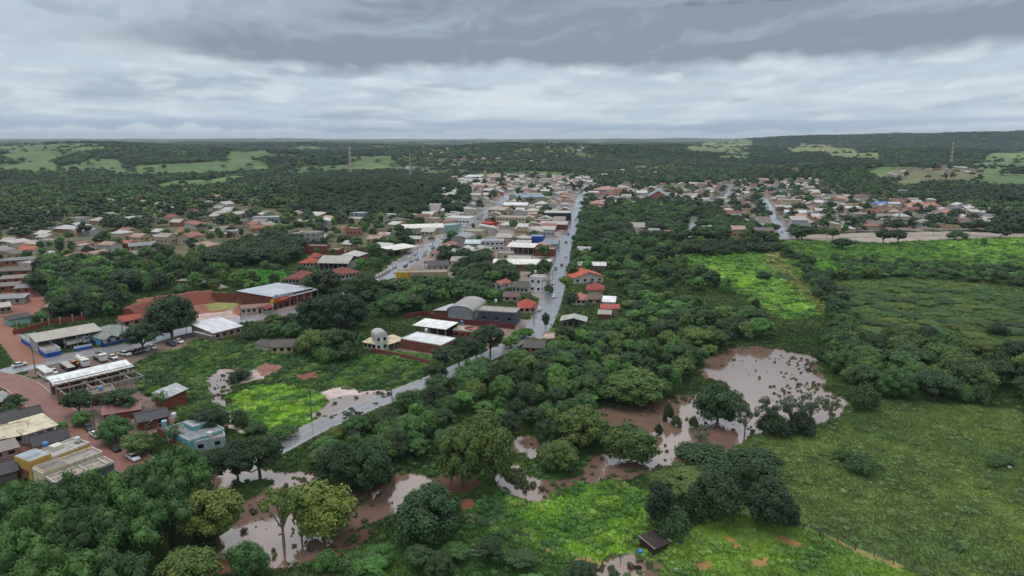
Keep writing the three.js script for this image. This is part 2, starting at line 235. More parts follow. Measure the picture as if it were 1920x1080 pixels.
{ // flood water: level sheets that reach under the banks
  const n = 256, nd = new Uint8Array(n * n * 4);
  for (let j = 0; j < n; j++) for (let i = 0; i < n; i++) { const o = (j * n + i) * 4, s = (x, y) => { const a = x / n, b = y / n; return fbm(cos(a * 2 * PI) * 4 + b * 9, sin(a * 2 * PI) * 4 + 20, 3); }, h = fbm(i * 0.09, j * 0.09, 3) * 255; nd[o] = nd[o + 1] = nd[o + 2] = h; nd[o + 3] = 255; }
  const rip = new THREE.DataTexture(nd, n, n); rip.wrapS = rip.wrapT = THREE.MirroredRepeatWrapping; rip.repeat.set(1 / 14, 1 / 14); rip.magFilter = THREE.LinearFilter; rip.needsUpdate = true;
  const mud = new THREE.MeshPhysicalMaterial({ color: new THREE.Color().setRGB(0.20, 0.128, 0.1), roughness: 0.05, ior: 1.95, clearcoat: 0.8, clearcoatRoughness: 0.05, bumpMap: rip, bumpScale: 0.012 });
  for (const w of WATER) {
    const sh = new THREE.Shape(), n = w.p.length; let turn = 0; w.p.forEach(([x, z], i) => { const [x2, z2] = w.p[(i + 1) % n]; turn += x * z2 - x2 * z; });
    w.p.forEach(([x, z], i) => { const [xa, za] = w.p[(i + n - 1) % n], [xb, zb] = w.p[(i + 1) % n], la = hypot(x - xa, z - za) || 1, lb = hypot(xb - x, zb - z) || 1; let nx = (z - za) / la + (zb - z) / lb, nz = -((x - xa) / la + (xb - x) / lb); const l = (hypot(nx, nz) || 1) * (turn > 0 ? 1 : -1), k = 3.2; i ? sh.lineTo(x + nx / l * k, -(z + nz / l * k)) : sh.moveTo(x + nx / l * k, -(z + nz / l * k)); });
    const geo = new THREE.ShapeGeometry(sh); geo.rotateX(-PI / 2);
    const p = geo.attributes.position, uv = geo.attributes.uv; for (let i = 0; i < p.count; i++) uv.setXY(i, p.getX(i), p.getZ(i));
    const m = new THREE.Mesh(geo, mud); m.position.y = 0.004 * (1 + WATER.indexOf(w)); m.name = numbered(w.n); m.userData = { kind: 'structure', label: w.l }; m.receiveShadow = true; scene.add(m);
  }
}
// ---------------------------------------------------------------- building kit
class Shape3 {                                                          // loose faces with uv in metres
  constructor() { this.p = []; this.t = []; }
  tri(a, b, c, ua, ub, uc) { this.p.push(...a, ...b, ...c); this.t.push(...ua, ...ub, ...uc); return this; }
  quad(a, b, c, d) { const w = hypot(b[0] - a[0], b[1] - a[1], b[2] - a[2]), h = hypot(d[0] - a[0], d[1] - a[1], d[2] - a[2]), o = a[0] * 0.37 + a[2] * 0.61;
    return this.tri(a, b, c, [o, 0], [o + w, 0], [o + w, h]).tri(a, c, d, [o, 0], [o + w, h], [o, h]); }
  box(w, h, d, x = 0, y = 0, z = 0) { const X = w / 2, Z = d / 2, q = (a, b, c, e) => this.quad(...[a, b, c, e].map((v) => [v[0] + x, v[1] + y, v[2] + z]));
    q([-X, 0, Z], [X, 0, Z], [X, h, Z], [-X, h, Z]); q([X, 0, -Z], [-X, 0, -Z], [-X, h, -Z], [X, h, -Z]); q([X, 0, Z], [X, 0, -Z], [X, h, -Z], [X, h, Z]);
    q([-X, 0, -Z], [-X, 0, Z], [-X, h, Z], [-X, h, -Z]); q([-X, h, Z], [X, h, Z], [X, h, -Z], [-X, h, -Z]); return q([-X, 0, -Z], [X, 0, -Z], [X, 0, Z], [-X, 0, Z]); }
  slab(pts, t) { const n = pts.length, lo = pts.map(([x, y, z]) => [x, y - t, z]);                       // a sheet of thickness t hung below its outline
    if (n === 4) { this.quad(...pts); this.quad(lo[3], lo[2], lo[1], lo[0]); } else { const w = hypot(pts[1][0] - pts[0][0], pts[1][2] - pts[0][2]); this.tri(...pts, [0, 0], [w, 0], [w / 2, w / 2]).tri(lo[2], lo[1], lo[0], [0, 0], [w, 0], [w / 2, w / 2]); }
    for (let i = 0; i < n; i++) { const j = (i + 1) % n; this.quad(lo[i], lo[j], pts[j], pts[i]); } return this; }
  bar(a, b, r, n = 6, r2 = r) { const A = new THREE.Vector3(...a), B = new THREE.Vector3(...b), d = B.clone().sub(A), L = d.length(), g = new THREE.CylinderGeometry(r2, r, L, n, 1, false);
    g.applyQuaternion(new THREE.Quaternion().setFromUnitVectors(new THREE.Vector3(0, 1, 0), d.normalize())); g.translate((a[0] + b[0]) / 2, (a[1] + b[1]) / 2, (a[2] + b[2]) / 2); return this.geo(g); }
  geo(g) { const q = g.index ? g.toNonIndexed() : g; this.p.push(...q.attributes.position.array); this.t.push(...(q.attributes.uv?.array ?? new Float32Array(q.attributes.position.count * 2))); return this; }
  build() { const g = new THREE.BufferGeometry(); g.setAttribute('position', new THREE.Float32BufferAttribute(this.p, 3)); g.setAttribute('uv', new THREE.Float32BufferAttribute(this.t, 2)); g.computeVertexNormals(); return g; }
  mesh(name, m, parent, label) { const o = new THREE.Mesh(this.build(), m); o.name = parent === scene ? numbered(name) : name; if (label) o.userData.label = label; parent.add(o); return o; }
}
const S3 = () => new Shape3();
// surface grain: grey maps that multiply a colour
function grain(f, n = 256, per = 8) { const d = new Uint8Array(n * n * 4); for (let j = 0; j < n; j++) for (let i = 0; i < n; i++) { const o = (j * n + i) * 4, v = clamp(f(i / n, j / n, i, j)) * 255; const c = Array.isArray(v) ? v : [v, v, v]; d[o] = c[0]; d[o + 1] = c[1]; d[o + 2] = c[2]; d[o + 3] = 255; }
  const t = new THREE.DataTexture(d, n, n); t.wrapS = t.wrapT = THREE.MirroredRepeatWrapping; t.repeat.set(1 / per, 1 / per); t.magFilter = THREE.LinearFilter; t.colorSpace = THREE.NoColorSpace; t.needsUpdate = true; return t; }
const GRAIN = {
  plaster: grain((u, v) => 0.72 + 0.34 * fbm(u * 6, v * 6, 4) - 0.3 * smooth(0.55, 0.8, fbm(u * 30, v * 3 + 4, 3)), 256, 9),
  metal: grain((u, v, i) => 0.52 + 0.3 * hash(floor(u * 9), floor(v * 2)) + 0.3 * fbm(u * 22, v * 2.5, 3) + 0.12 * fbm(u * 3, v * 3, 3) - ((i % 7) < 1 ? 0.16 : 0), 256, 9),
  tile: grain((u, v, i, j) => 0.62 + 0.55 * fbm(u * 24, v * 24, 3) - ((j % 6) < 1 ? 0.16 : 0) - 0.36 * smooth(0.5, 0.72, fbm(u * 4 + 9, v * 4, 4)), 256, 9),
  fibre: grain((u, v, i) => 0.6 + 0.3 * fbm(u * 18, v * 4, 4) + 0.22 * fbm(u * 3, v * 3 + 7, 3) - ((i % 9) < 2 ? 0.1 : 0), 256, 9),
  brick: grain((u, v, i, j) => 0.62 + 0.4 * hash(floor(i / 7 + (floor(j / 3) % 2) * 0.5), floor(j / 3)) * 0.6 + 0.3 * fbm(u * 7, v * 7, 3) - ((j % 3) < 1 ? 0.14 : 0), 256, 9),
  asphalt: grain((u, v) => 0.66 + 0.34 * fbm(u * 26, v * 26, 3) + 0.22 * (fbm(u * 5, v * 5 + 3, 3) - 0.4), 256, 12),
  soil: grain((u, v) => 0.5 + 0.5 * fbm(u * 20, v * 20, 4), 256, 7),
  concrete: grain((u, v) => 0.68 + 0.3 * fbm(u * 14, v * 14, 4) - 0.25 * smooth(0.5, 0.72, fbm(u * 5 + 3, v * 5, 4)), 256, 9),
};
const mats = new Map();
function M(kind, color, rough = 0.85, extra) { const k = kind + color + rough + (extra ? JSON.stringify(extra) : ''); if (!mats.has(k)) mats.set(k, new THREE.MeshStandardMaterial({ color: new THREE.Color(color), roughness: rough, map: GRAIN[kind] ?? null, ...extra })); return mats.get(k); }
const ROOF = { metal: 0.38, tile: 0.8, fibre: 0.8, concrete: 0.7, plaster: 0.8 };
const GLASS = new THREE.MeshStandardMaterial({ color: 0x14181c, roughness: 0.12 });
const DOORM = M('plaster', '#3a2e28', 0.7);

// what already stands somewhere: keeps trees out of walls and off the roads
const cells = new Map(), CELL = 20, key = (x, z) => floor(x / CELL) * 4096 + floor(z / CELL);
const claims = [];
function claim(x, z, hw, hd, turn) { const n = claims.push({ x, z, hw, hd, c: cos(turn), s: sin(turn) }) - 1, R = hypot(hw, hd) + 12; for (let a = floor((x - R) / CELL); a <= floor((x + R) / CELL); a++) for (let b = floor((z - R) / CELL); b <= floor((z + R) / CELL); b++) { const k = a * 4096 + b; cells.has(k) ? cells.get(k).push(n) : cells.set(k, [n]); } }
function blocked(x, z, r = 0) { const l = cells.get(key(x, z)); if (l) for (const n of l) { const q = claims[n], dx = x - q.x, dz = z - q.z; if (abs(dx * q.c - dz * q.s) < q.hw + r && abs(dx * q.s + dz * q.c) < q.hd + r) return true; } return false; }

const LANDMARKS = [];                                                   // places that labels can lean on
function group(name, label, category, x, z, turn = 0, grp, y) { const g = new THREE.Group(); g.name = numbered(name); g.position.set(x, y ?? H(x, z), z); g.rotation.y = turn; g.userData = { label, category }; if (grp) g.userData.group = grp; scene.add(g); return g; }

// roof over a w x d block with eaves at height h; returns [roof geometry builder, extra wall builder]
function roofOver(w, d, h, type, rise, over) {
  const r = S3(), e = S3(), cap = S3(), X = w / 2 + over, Z = d / 2 + over, t = 0.12, y = h, k = rise * over / (type === 'gableZ' ? w / 2 : d / 2), lo = y - k;
  if (type === 'gable') { r.slab([[-X, lo, Z], [X, lo, Z], [X, y + rise, 0], [-X, y + rise, 0]], t); r.slab([[X, lo, -Z], [-X, lo, -Z], [-X, y + rise, 0], [X, y + rise, 0]], t);
    cap.box(2 * X, 0.1, 0.35, 0, y + rise - 0.02, 0);
    for (const s of [-1, 1]) e.tri([s * w / 2, y - 0.02, s * d / 2], [s * w / 2, y - 0.02, -s * d / 2], [s * w / 2, y + rise - 0.14, 0], [0, 0], [d, 0], [d / 2, rise]); }
  else if (type === 'gableZ') { r.slab([[-X, lo, -Z], [-X, lo, Z], [0, y + rise, Z], [0, y + rise, -Z]], t); r.slab([[X, lo, Z], [X, lo, -Z], [0, y + rise, -Z], [0, y + rise, Z]], t);
    cap.box(0.35, 0.1, 2 * Z, 0, y + rise - 0.02, 0);
    for (const s of [-1, 1]) e.tri([-s * w / 2, y - 0.02, s * d / 2], [s * w / 2, y - 0.02, s * d / 2], [0, y + rise - 0.14, s * d / 2], [0, 0], [w, 0], [w / 2, rise]); }
  else if (type === 'hip') { const q = max(0.4, X - Z), R = w >= d ? [[-q, y + rise, 0], [q, y + rise, 0]] : [[0, y + rise, Z - X], [0, y + rise, -(Z - X)]];
    if (w >= d) { r.slab([[-X, lo, Z], [X, lo, Z], R[1], R[0]], t); r.slab([[X, lo, -Z], [-X, lo, -Z], R[0], R[1]], t); r.slab([[X, lo, Z], [X, lo, -Z], R[1]], t); r.slab([[-X, lo, -Z], [-X, lo, Z], R[0]], t); }
    else { r.slab([[-X, lo, -Z], [-X, lo, Z], R[0], R[1]], t); r.slab([[X, lo, Z], [X, lo, -Z], R[1], R[0]], t); r.slab([[-X, lo, Z], [X, lo, Z], R[0]], t); r.slab([[X, lo, -Z], [-X, lo, -Z], R[1]], t); } }
  else if (type === 'shed' || type === 'shedB') { const a = type === 'shed' ? [y, y + rise] : [y + rise, y];     // shed: low at the front
    r.slab([[-X, a[0], Z], [X, a[0], Z], [X, a[1], -Z], [-X, a[1], -Z]], t); const Y = (z) => lerp(a[1], a[0], (z + Z) / (2 * Z)) - 0.13;
    for (const s of [-1, 1]) e.quad([s * w / 2, y - 0.4, s * d / 2], [s * w / 2, y - 0.4, -s * d / 2], [s * w / 2, Y(-s * d / 2), -s * d / 2], [s * w / 2, Y(s * d / 2), s * d / 2]);
    const zb = type === 'shed' ? -d / 2 : d / 2; e.quad([-w / 2, y - 0.4, zb], [w / 2, y - 0.4, zb], [w / 2, Y(zb), zb], [-w / 2, Y(zb), zb]); }
  else if (type === 'shedX') { r.slab([[-X, y, Z], [X, y + rise, Z], [X, y + rise, -Z], [-X, y, -Z]], t); const Y = (x) => lerp(y, y + rise, (x + X) / (2 * X)) - 0.13; e.quad([-w / 2, y - 0.4, d / 2], [w / 2, y - 0.4, d / 2], [w / 2, Y(w / 2), d / 2], [-w / 2, Y(-w / 2), d / 2]); e.quad([w / 2, y - 0.4, d / 2], [w / 2, y - 0.4, -d / 2], [w / 2, Y(w / 2), -d / 2], [w / 2, Y(w / 2), d / 2]); }
  else if (type === 'arch') { const n = 14, pt = (i) => { const a = PI * i / n; return [-X * cos(a), y + rise * sin(a)]; };
    for (let i = 0; i < n; i++) { const [xa, ya] = pt(i), [xb, yb] = pt(i + 1); r.slab([[xa, ya, Z], [xb, yb, Z], [xb, yb, -Z], [xa, ya, -Z]], t);
      for (const s of [-1, 1]) { const f = (v) => [v[0] * (w / 2 / X), max(y - 0.05, v[1] - 0.16)], A = f([xa, ya]), B = f([xb, yb]); e.quad([A[0], y - 0.1, s * d / 2], [B[0], y - 0.1, s * d / 2], [B[0], B[1], s * d / 2], [A[0], A[1], s * d / 2]); } } }
  return [r, e, cap];
}
// one building from the two ground corners of its front (left, right as seen), its depth and wall height
function frameOf(a, b, depth) { const A = G(...a), B = G(...b), dx = B[0] - A[0], dz = B[1] - A[1], w = hypot(dx, dz), turn = atan2(-dz, dx), nx = sin(turn), nz = cos(turn); return { w, turn, x: (A[0] + B[0]) / 2 - nx * depth / 2, z: (A[1] + B[1]) / 2 - nz * depth / 2 }; }
function building(name, label, category, a, b, depth, h, o = {}) {
  const f = o.at ?? frameOf(a, b, depth), { w, turn, x, z } = f, g = group(name, label, category, x, z, turn, o.grp);
  claim(x, z, w / 2, depth / 2, turn);
  return fill(g, w, depth, h, o);
}
function fill(g, w, d, h, o) {
  const wallM = M(o.brick ? 'brick' : 'plaster', o.wall ?? '#b8aea2'), type = o.roof ?? 'gable', roofM = M(o.grain ?? 'tile', o.rc ?? '#9a5a48', ROOF[o.grain ?? 'tile']);
  const wall = S3(), near = hypot(g.position.x, g.position.z) < 430, sillM = M('concrete', '#c4bfb6');
  if (type === 'flat') {
    const p = o.par ?? 0.5; wall.box(w, h + 0.4, d, 0, -0.4, 0); wall.mesh('wall', wallM, g);
    S3().box(w - 0.42, 0.12, d - 0.42, 0, h + 0.004, 0).mesh('roof', roofM, g);
    const q = S3(); for (const s of [-1, 1]) { q.box(w + 0.06, p, 0.2, 0, h, s * (d / 2 - 0.07)); q.box(0.2, p - 0.006, d - 0.34, s * (w / 2 - 0.07), h, 0); } q.mesh('parapet', M('plaster', o.pc ?? o.wall ?? '#b8aea2'), g);
  } else {
    const [r, e, cap] = roofOver(w, d, h, type, o.rise ?? (type === 'gableZ' ? w : min(w, d)) * 0.2, o.over ?? 0.5);
    wall.box(w, h + 0.4 - (type.startsWith('shed') ? 0.15 : 0), d, 0, -0.4, 0); wall.p.push(...e.p); wall.t.push(...e.t); if (!o.open) wall.mesh('wall', wallM, g);
    const rm = r.mesh('roof', roofM, g); if (cap.p.length && near) cap.mesh('ridge_cap', roofM, rm);
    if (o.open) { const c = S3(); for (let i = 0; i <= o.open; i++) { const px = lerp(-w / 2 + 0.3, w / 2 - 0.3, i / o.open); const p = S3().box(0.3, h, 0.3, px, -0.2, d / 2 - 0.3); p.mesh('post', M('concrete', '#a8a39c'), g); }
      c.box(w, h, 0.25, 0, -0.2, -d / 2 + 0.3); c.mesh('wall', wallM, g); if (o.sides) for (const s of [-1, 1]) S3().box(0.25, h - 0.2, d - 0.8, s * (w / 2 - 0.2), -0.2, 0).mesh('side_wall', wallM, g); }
  }
  if (o.base) S3().box(w + 0.08, o.base[1], d + 0.08, 0, -0.2, 0).mesh('wall_band', M('plaster', o.base[0]), g);
  const [nf, ns] = o.win ?? [0, 0], st = o.storeys ?? 1, sh = h / st, wh = min(1.2, sh * 0.4), ww = o.ww ?? 1.3, sill = (win, s) => { if (near) s.mesh('sill', sillM, win); };
  for (let s = 0; s < st; s++) {
    for (let i = 0; i < nf; i++) { const px = lerp(-w / 2, w / 2, (i + 0.5) / nf), isDoor = s === 0 && i === (o.door ?? -1);
      isDoor ? S3().box(1.0, 2.1, 0.12, px, 0, d / 2 + 0.02).mesh('door', DOORM, g) : sill(S3().box(ww, wh, 0.12, px, s * sh + sh * 0.36, d / 2 + 0.01).mesh('window', GLASS, g), S3().box(ww + 0.24, 0.12, 0.3, px, s * sh + sh * 0.36 - 0.12, d / 2 + 0.1)); }
    for (const side of [-1, 1]) for (let i = 0; i < ns; i++) { const pz = lerp(-d / 2, d / 2, (i + 0.5) / ns); sill(S3().box(0.12, wh, ww, side * (w / 2 + 0.01), s * sh + sh * 0.36, pz).mesh('window', GLASS, g), S3().box(0.3, 0.12, ww + 0.24, side * (w / 2 + 0.1), s * sh + sh * 0.36 - 0.12, pz)); }
  }
  return g;
}
// a free-standing wall along surveyed points
function wallLine(name, label, pts, h, color, o = {}) {
  const P = W2(pts), c = P[floor(P.length / 2)], g = group(name, label, o.cat ?? 'wall', c[0], c[1], 0, o.grp);
  for (let i = 0; i + 1 < P.length; i++) { const [xa, za] = P[i], [xb, zb] = P[i + 1], L = hypot(xb - xa, zb - za), turn = atan2(-(zb - za), xb - xa), n = max(1, round(L / (o.bay ?? 6)));
    for (let k = 0; k < n; k++) { const t = (k + 0.5) / n, x = lerp(xa, xb, t), z = lerp(za, zb, t), y = H(x, z) - g.position.y;
      const wd = L / n / 2 + 0.3, hh = h * (0.9 + hash(i * 31 + k, 7) * 0.2), m = o.slope ? S3().quad([-wd, -0.3, o.slope], [wd, -0.3, o.slope], [wd, hh, -1], [-wd, hh, -1]).quad([-wd, hh, -1], [wd, hh, -1], [wd, hh, -4], [-wd, hh, -4]).quad([wd, -0.3, -4], [-wd, -0.3, -4], [-wd, hh, -4], [wd, hh, -4]).quad([wd, -0.3, o.slope], [wd, -0.3, -4], [wd, hh, -4], [wd, hh, -1]).quad([-wd, -0.3, -4], [-wd, -0.3, o.slope], [-wd, hh, -1], [-wd, hh, -4]).mesh('face', M('soil', color), g) : S3().box(L / n - 0.02, h * (1 + (hash(i * 31 + k, 7) - 0.5) * (o.rough ?? 0.04)) + 0.4, o.t ?? 0.25, 0, -0.4, 0).mesh('panel', M(o.g ?? 'brick', color), g); m.position.set(x - c[0], y, z - c[1]); m.rotation.y = turn; }
    claim((xa + xb) / 2, (za + zb) / 2, L / 2, 0.3, turn); }
  return g;
}
// roads: ribbons that lie on the ground, with the ground claimed under them
function ribbon(P, w, off, y0) { const g = S3(), L = [], n = P.length; let acc = 0;
  for (let i = 0; i < n; i++) { const a = P[max(0, i - 1)], b = P[min(n - 1, i + 1)], dx = b[0] - a[0], dz = b[1] - a[1], l = hypot(dx, dz) || 1, nx = -dz / l, nz = dx / l, [x, z] = P[i]; if (i) acc += hypot(x - P[i - 1][0], z - P[i - 1][1]); L.push([x + nx * (off - w / 2), z + nz * (off - w / 2), x + nx * (off + w / 2), z + nz * (off + w / 2), acc, x, z]); }
  for (let i = 0; i + 1 < n; i++) { const A = L[i], B = L[i + 1], ya = y0(A[5], A[6]), yb = y0(B[5], B[6]); const q = [[A[0], ya, A[1]], [A[2], ya, A[3]], [B[2], yb, B[3]], [B[0], yb, B[1]]];
    g.tri(q[0], q[1], q[2], [0, A[4]], [w, A[4]], [w, B[4]]).tri(q[0], q[2], q[3], [0, A[4]], [w, B[4]], [0, B[4]]);
    for (const [s, e] of [[q[0], q[3]], [q[2], q[1]]]) g.quad(s, e, [e[0], e[1] - 0.4, e[2]], [s[0], s[1] - 0.4, s[2]]); }
  return g; }
const roadY = (lift) => (x, z) => { const r = hypot(x, z); return r < 520 ? 0.24 + lift : max(H(x, z), H(x + 4, z), H(x - 4, z)) + 0.22 + lift; };
const resample = (pts, step) => { const c = new THREE.CatmullRomCurve3(pts.map(([x, z]) => new THREE.Vector3(x, 0, z)), false, 'centripetal'), n = max(2, round(c.getLength() / step)); return c.getSpacedPoints(n).map((p) => [p.x, p.z]); };
function road(name, label, px, w, m, o = {}) {
  const P = resample(o.world ?? W2(px), 4), r = ribbon(P, w, 0, roadY(o.lift ?? 0)).mesh(name, m, scene, label); r.userData.kind = 'structure';
  for (let i = 0; i + 1 < P.length; i++) claim((P[i][0] + P[i + 1][0]) / 2, (P[i][1] + P[i + 1][1]) / 2, 2.6, w / 2 + 0.3, atan2(-(P[i + 1][1] - P[i][1]), P[i + 1][0] - P[i][0]));
  const near = P.filter(([x, z]) => hypot(x, z) < (o.lineTo ?? 420));
  if (o.lines) { const white = M('asphalt', '#c9c8c4', 0.5), Q = resample(near, 2), dash = S3();
    for (let i = 0; i + 2 < Q.length; i += 5) { const d = ribbon(Q.slice(i, i + 3), 0.16, 0, roadY((o.lift ?? 0) + 0.006)); dash.p.push(...d.p); dash.t.push(...d.t); } dash.mesh('road_marking', white, r);
    for (const s of [-1, 1]) ribbon(near, 0.16, s * (w / 2 - 0.45), roadY((o.lift ?? 0) + 0.006)).mesh('road_marking', white, r); }
  for (const [s, c] of o.kerb ?? []) ribbon(near, 0.28, s * (w / 2 + 0.1), roadY(0.13)).mesh('kerb', M('concrete', c), r);
  r.userData.path = undefined; delete r.userData.path; return P;
}
// ---------------------------------------------------------------- roads
const wetM = (c, r) => new THREE.MeshPhysicalMaterial({ color: c, roughness: r, map: GRAIN.asphalt, clearcoat: 1, clearcoatRoughness: 0.12 }), WET = wetM('#929399', 0.3), PAVER = M('brick', '#8c6056', 0.55), DIRT = M('soil', '#ab9d94', 0.8), REDDIRT = M('soil', '#9c6b59', 0.8), STREET = wetM('#96969b', 0.35);
const HIGHWAY = road('highway', 'wet two-lane highway curving past the flooded oval', [450,880, 520,840, 600,799, 700,758, 800,717, 870,687, 930,661, 965,641, 992,624], 7.4, wetM('#7c7d82', 0.4), { lines: true });
const AVENUE = road('main_avenue', 'wet avenue running past the blue garage into the town centre', [-90,724, 0,700, 110,674, 250,647, 330,624, 420,606, 500,592, 560,580, 625,562, 690,535, 712,524], 9, STREET, { lift: 0.008 });
road('town_avenue', 'broad wet avenue with parked cars through the town centre', [700,530, 745,503, 790,474, 840,445, 880,420, 920,394, 960,366, 1000,345, 1018,336], 12.5, STREET, { lift: 0.03 });
const LONGST = road('straight_street', 'long straight wet street leading up through the town', [990,632, 1010,612, 1030,570, 1042,530, 1052,490, 1060,455, 1072,425, 1083,395, 1092,365, 1101,345], 10.5, WET, { lift: 0.016 });
road('paver_street', 'red block-paved street with a pale kerb', [-30,704, 30,718, 75,752, 150,805, 240,862, 310,910], 8, PAVER, { lift: 0.024, kerb: [[-1, '#b8a89c'], [1, '#b8a89c']] });
road('dirt_road', 'red earth road beside the blue and white garage', [-60,585, -10,612, 20,636, 62,684], 8, REDDIRT, { lift: 0.012 });
road('side_street', 'pale wet street climbing through the houses on the right', [1478,449, 1462,425, 1447,400, 1432,375, 1423,364], 9, STREET, { lift: 0.01 });
road('side_street', 'short pale street among the far roofs', [1353,374, 1366,358, 1376,345], 8, STREET); road('side_street', 'narrow far street beyond the beige block', [1450,362, 1455,350, 1459,340], 8, STREET); road('side_street', 'pale lane between trees near the meadow edge', [1290,446, 1298,425, 1302,405], 6, STREET); road('side_street', 'far lane beside the red-roofed rows', [1540,352, 1552,362, 1562,372], 6, STREET);
road('dirt_road', 'sandy road along the far edge of the meadow', [1420,449, 1500,447, 1600,444, 1700,441, 1800,440, 1920,445, 2010,450], 9, DIRT);
road('dirt_road', 'earth lane through the hillside houses on the left', [90,478, 125,470, 165,452, 240,470, 300,478, 380,486], 5, REDDIRT); road('dirt_road', 'earth lane among trees left of the lawn', [310,447, 330,438, 345,425], 5, REDDIRT); road('dirt_road', 'pale lane below the school lawn', [335,525, 380,528, 420,540], 5, DIRT);
road('side_street', 'lane from the highway to the grey box building', [880,640, 905,628, 940,612, 1000,603], 6, M('asphalt', '#8d8680', 0.5), { lift: -0.004 });
// cross streets of the town, square to the long street
{ const d = 0.131, L = hypot(1, d), at = (along, across) => [along * d / L - 23 + across / L, -along / L + across * d / L];
  [[520, -95, 62], [650, -90, 62], [745, -80, 300], [850, -150, 300], [960, -150, 330], [1070, -160, 330]].forEach(([s, a, b]) => road('cross_street', 'cross street among the town roofs', null, 7, STREET, { world: [at(s, a), at(s, (a + b) / 2), at(s, b)], lift: -0.03 })); }
// ---------------------------------------------------------------- buildings one can tell apart
const B = building, RED = '#7e4334', BRK = '#8c4a37';
// blue and white garage on the left
{
  const g = B('garage_wing', 'low blue and white walled wing of the garage beside the red earth road', 'building', [40,641], [87,671], 4.6, 2.3, { roof: 'flat', wall: '#c3ccd6', rc: '#8d8984', grain: 'fibre', pc: '#cdd4da', base: ['#1b55b8', 1.7] });
  S3().box(4.2, 0.35, 3.6, 6.5, 2.25, -0.1).mesh('roof_panel', M('fibre', '#97908a'), g); S3().box(4.2, 0.3, 3.4, 2.0, 2.25, -0.1).mesh('roof_panel', M('fibre', '#97908a'), g);
  B('garage_canopy', 'long grey roofed open garage bay with dark interior beside the avenue', 'shed', [72,664], [194,641], 10, 4.6, { roof: 'shed', rise: 0.9, rc: '#b2ada6', grain: 'fibre', open: 5, wall: '#a3a7aa', over: 0.3, sides: 1 });
  const f = B('garage_office', 'garage office with grey-green roof and blue base walls', 'building', [197,650], [262,634], 15, 3.3, { roof: 'hip', rise: 2.4, rc: '#7f8886', grain: 'metal', wall: '#c2c9d2', base: ['#1b55b8', 1.5], win: [4, 2], ww: 1.5, over: 0.9 });
  S3().box(0.16, 2.6, 3.4, -7.2, 0.2, 4.6).mesh('wall_band', M('plaster', '#4f9bd0'), f, 'sky blue end wall');
  const [r] = roofOver(5, 6, 2.9, 'gableZ', 1.2, 0.5); const m = r.mesh('porch_roof', M('metal', '#868f8c', 0.4), f); m.position.set(-4.4, 0, 5.2);
  wallLine('forecourt_wall', 'low white wall with blue base in front of the garage', [139,658, 173,652], 1.5, '#c5ced8', { g: 'plaster', t: 0.4 });
  wallLine('forecourt_wall_base', 'blue painted plinth below the white garage wall', [139,658.6, 173,652.6], 0.8, '#1b55b8', { g: 'plaster', t: 0.5 });
}
B('tiled_house', 'small house with bright orange-red tiled roof behind the garage', 'house', [230,616], [266,610], 8, 3.0, { roof: 'gable', rc: '#a04e3c', wall: '#b08d7c', win: [2, 1] });
wallLine('brick_wall', 'red boundary wall with pale pillars behind the garage', [25,628, 60,620, 100,607, 160,600], 2.0, '#8a4535');
for (const [u, v] of [[33,621],[56,618],[81,613],[93,612],[114,609],[137,604],[155,600]]) { const [x, z] = G(u, v); const p = S3().box(0.4, 3.4, 0.4, 0, -0.2, 0).box(0.5, 0.15, 0.5, 0, 3.2, 0).mesh('concrete_pillar', M('concrete', '#b3a99c'), scene); p.position.set(x, H(x, z), z); p.userData = { label: 'pale unfinished concrete pillar in the red wall behind the garage', category: 'pillar', group: 'pillars behind the garage' }; }
// white roofed concrete frame beside the paver street
{
  const f = frameOf([126,764], [274,726], 15), g = group('concrete_frame_shed', 'unfinished concrete frame with long white metal roof beside the parked trucks', 'shed', f.x, f.z, f.turn); claim(f.x, f.z, f.w / 2, 7.5, f.turn);
  const c = M('concrete', '#9c948c'), W = f.w;
  for (let i = 0; i <= 6; i++) for (const z of [7.2, 1.6, -2.2, -7.2]) S3().box(0.38, z < 0 ? 5.2 : 4.0 + (z < 2 ? 0.8 : 0) * hash(i, 3), 0.38, lerp(-W / 2 + 0.3, W / 2 - 0.3, i / 6), -0.2, z).mesh('column', c, g);
  for (const [z, y] of [[7.2, 3.3], [1.6, 3.6], [-2.2, 4.6], [1.6, 0.6]]) S3().box(W, 0.45, 0.32, 0, y, z).mesh('beam', c, g);
  for (const i of [0, 2, 3, 5, 6]) S3().box(0.32, 0.4, 9.0, lerp(-W / 2 + 0.3, W / 2 - 0.3, i / 6), 3.25, 2.5).mesh('beam', c, g);
  S3().slab([[-W / 2 - 0.4, 4.75, -1.2], [W / 2 + 0.3, 4.75, -1.2], [W / 2 + 0.3, 5.5, -8], [-W / 2 - 0.4, 5.5, -8]], 0.14).mesh('roof', M('metal', '#e4e9eb', 0.5), g);
  S3().box(W - 1, 2.6, 0.2, 0, -0.2, -7.2).mesh('wall', M('brick', '#6d4a3e'), g); S3().box(6, 2.4, 0.2, -W / 2 + 3.4, -0.2, 7.2).mesh('wall', M('brick', RED), g); S3().box(0.2, 2.4, 8, -W / 2 + 0.3, -0.2, 3).mesh('wall', M('brick', RED), g);
}
B('brick_hut', 'flat topped red brick hut among the trees by the paver street', 'house', [172,762], [219,752], 7, 3.1, { roof: 'flat', brick: 1, wall: '#7c4538', rc: '#847a6e', grain: 'concrete', pc: '#a99f92', win: [2, 1], door: 0 });
B('brick_house', 'tall red brick house with pale roof at the weedy lot edge', 'house', [312,770], [352,758], 7, 3.6, { roof: 'shedX', rise: 1.2, brick: 1, wall: '#8a4a39', rc: '#aeb4ba', grain: 'metal' });
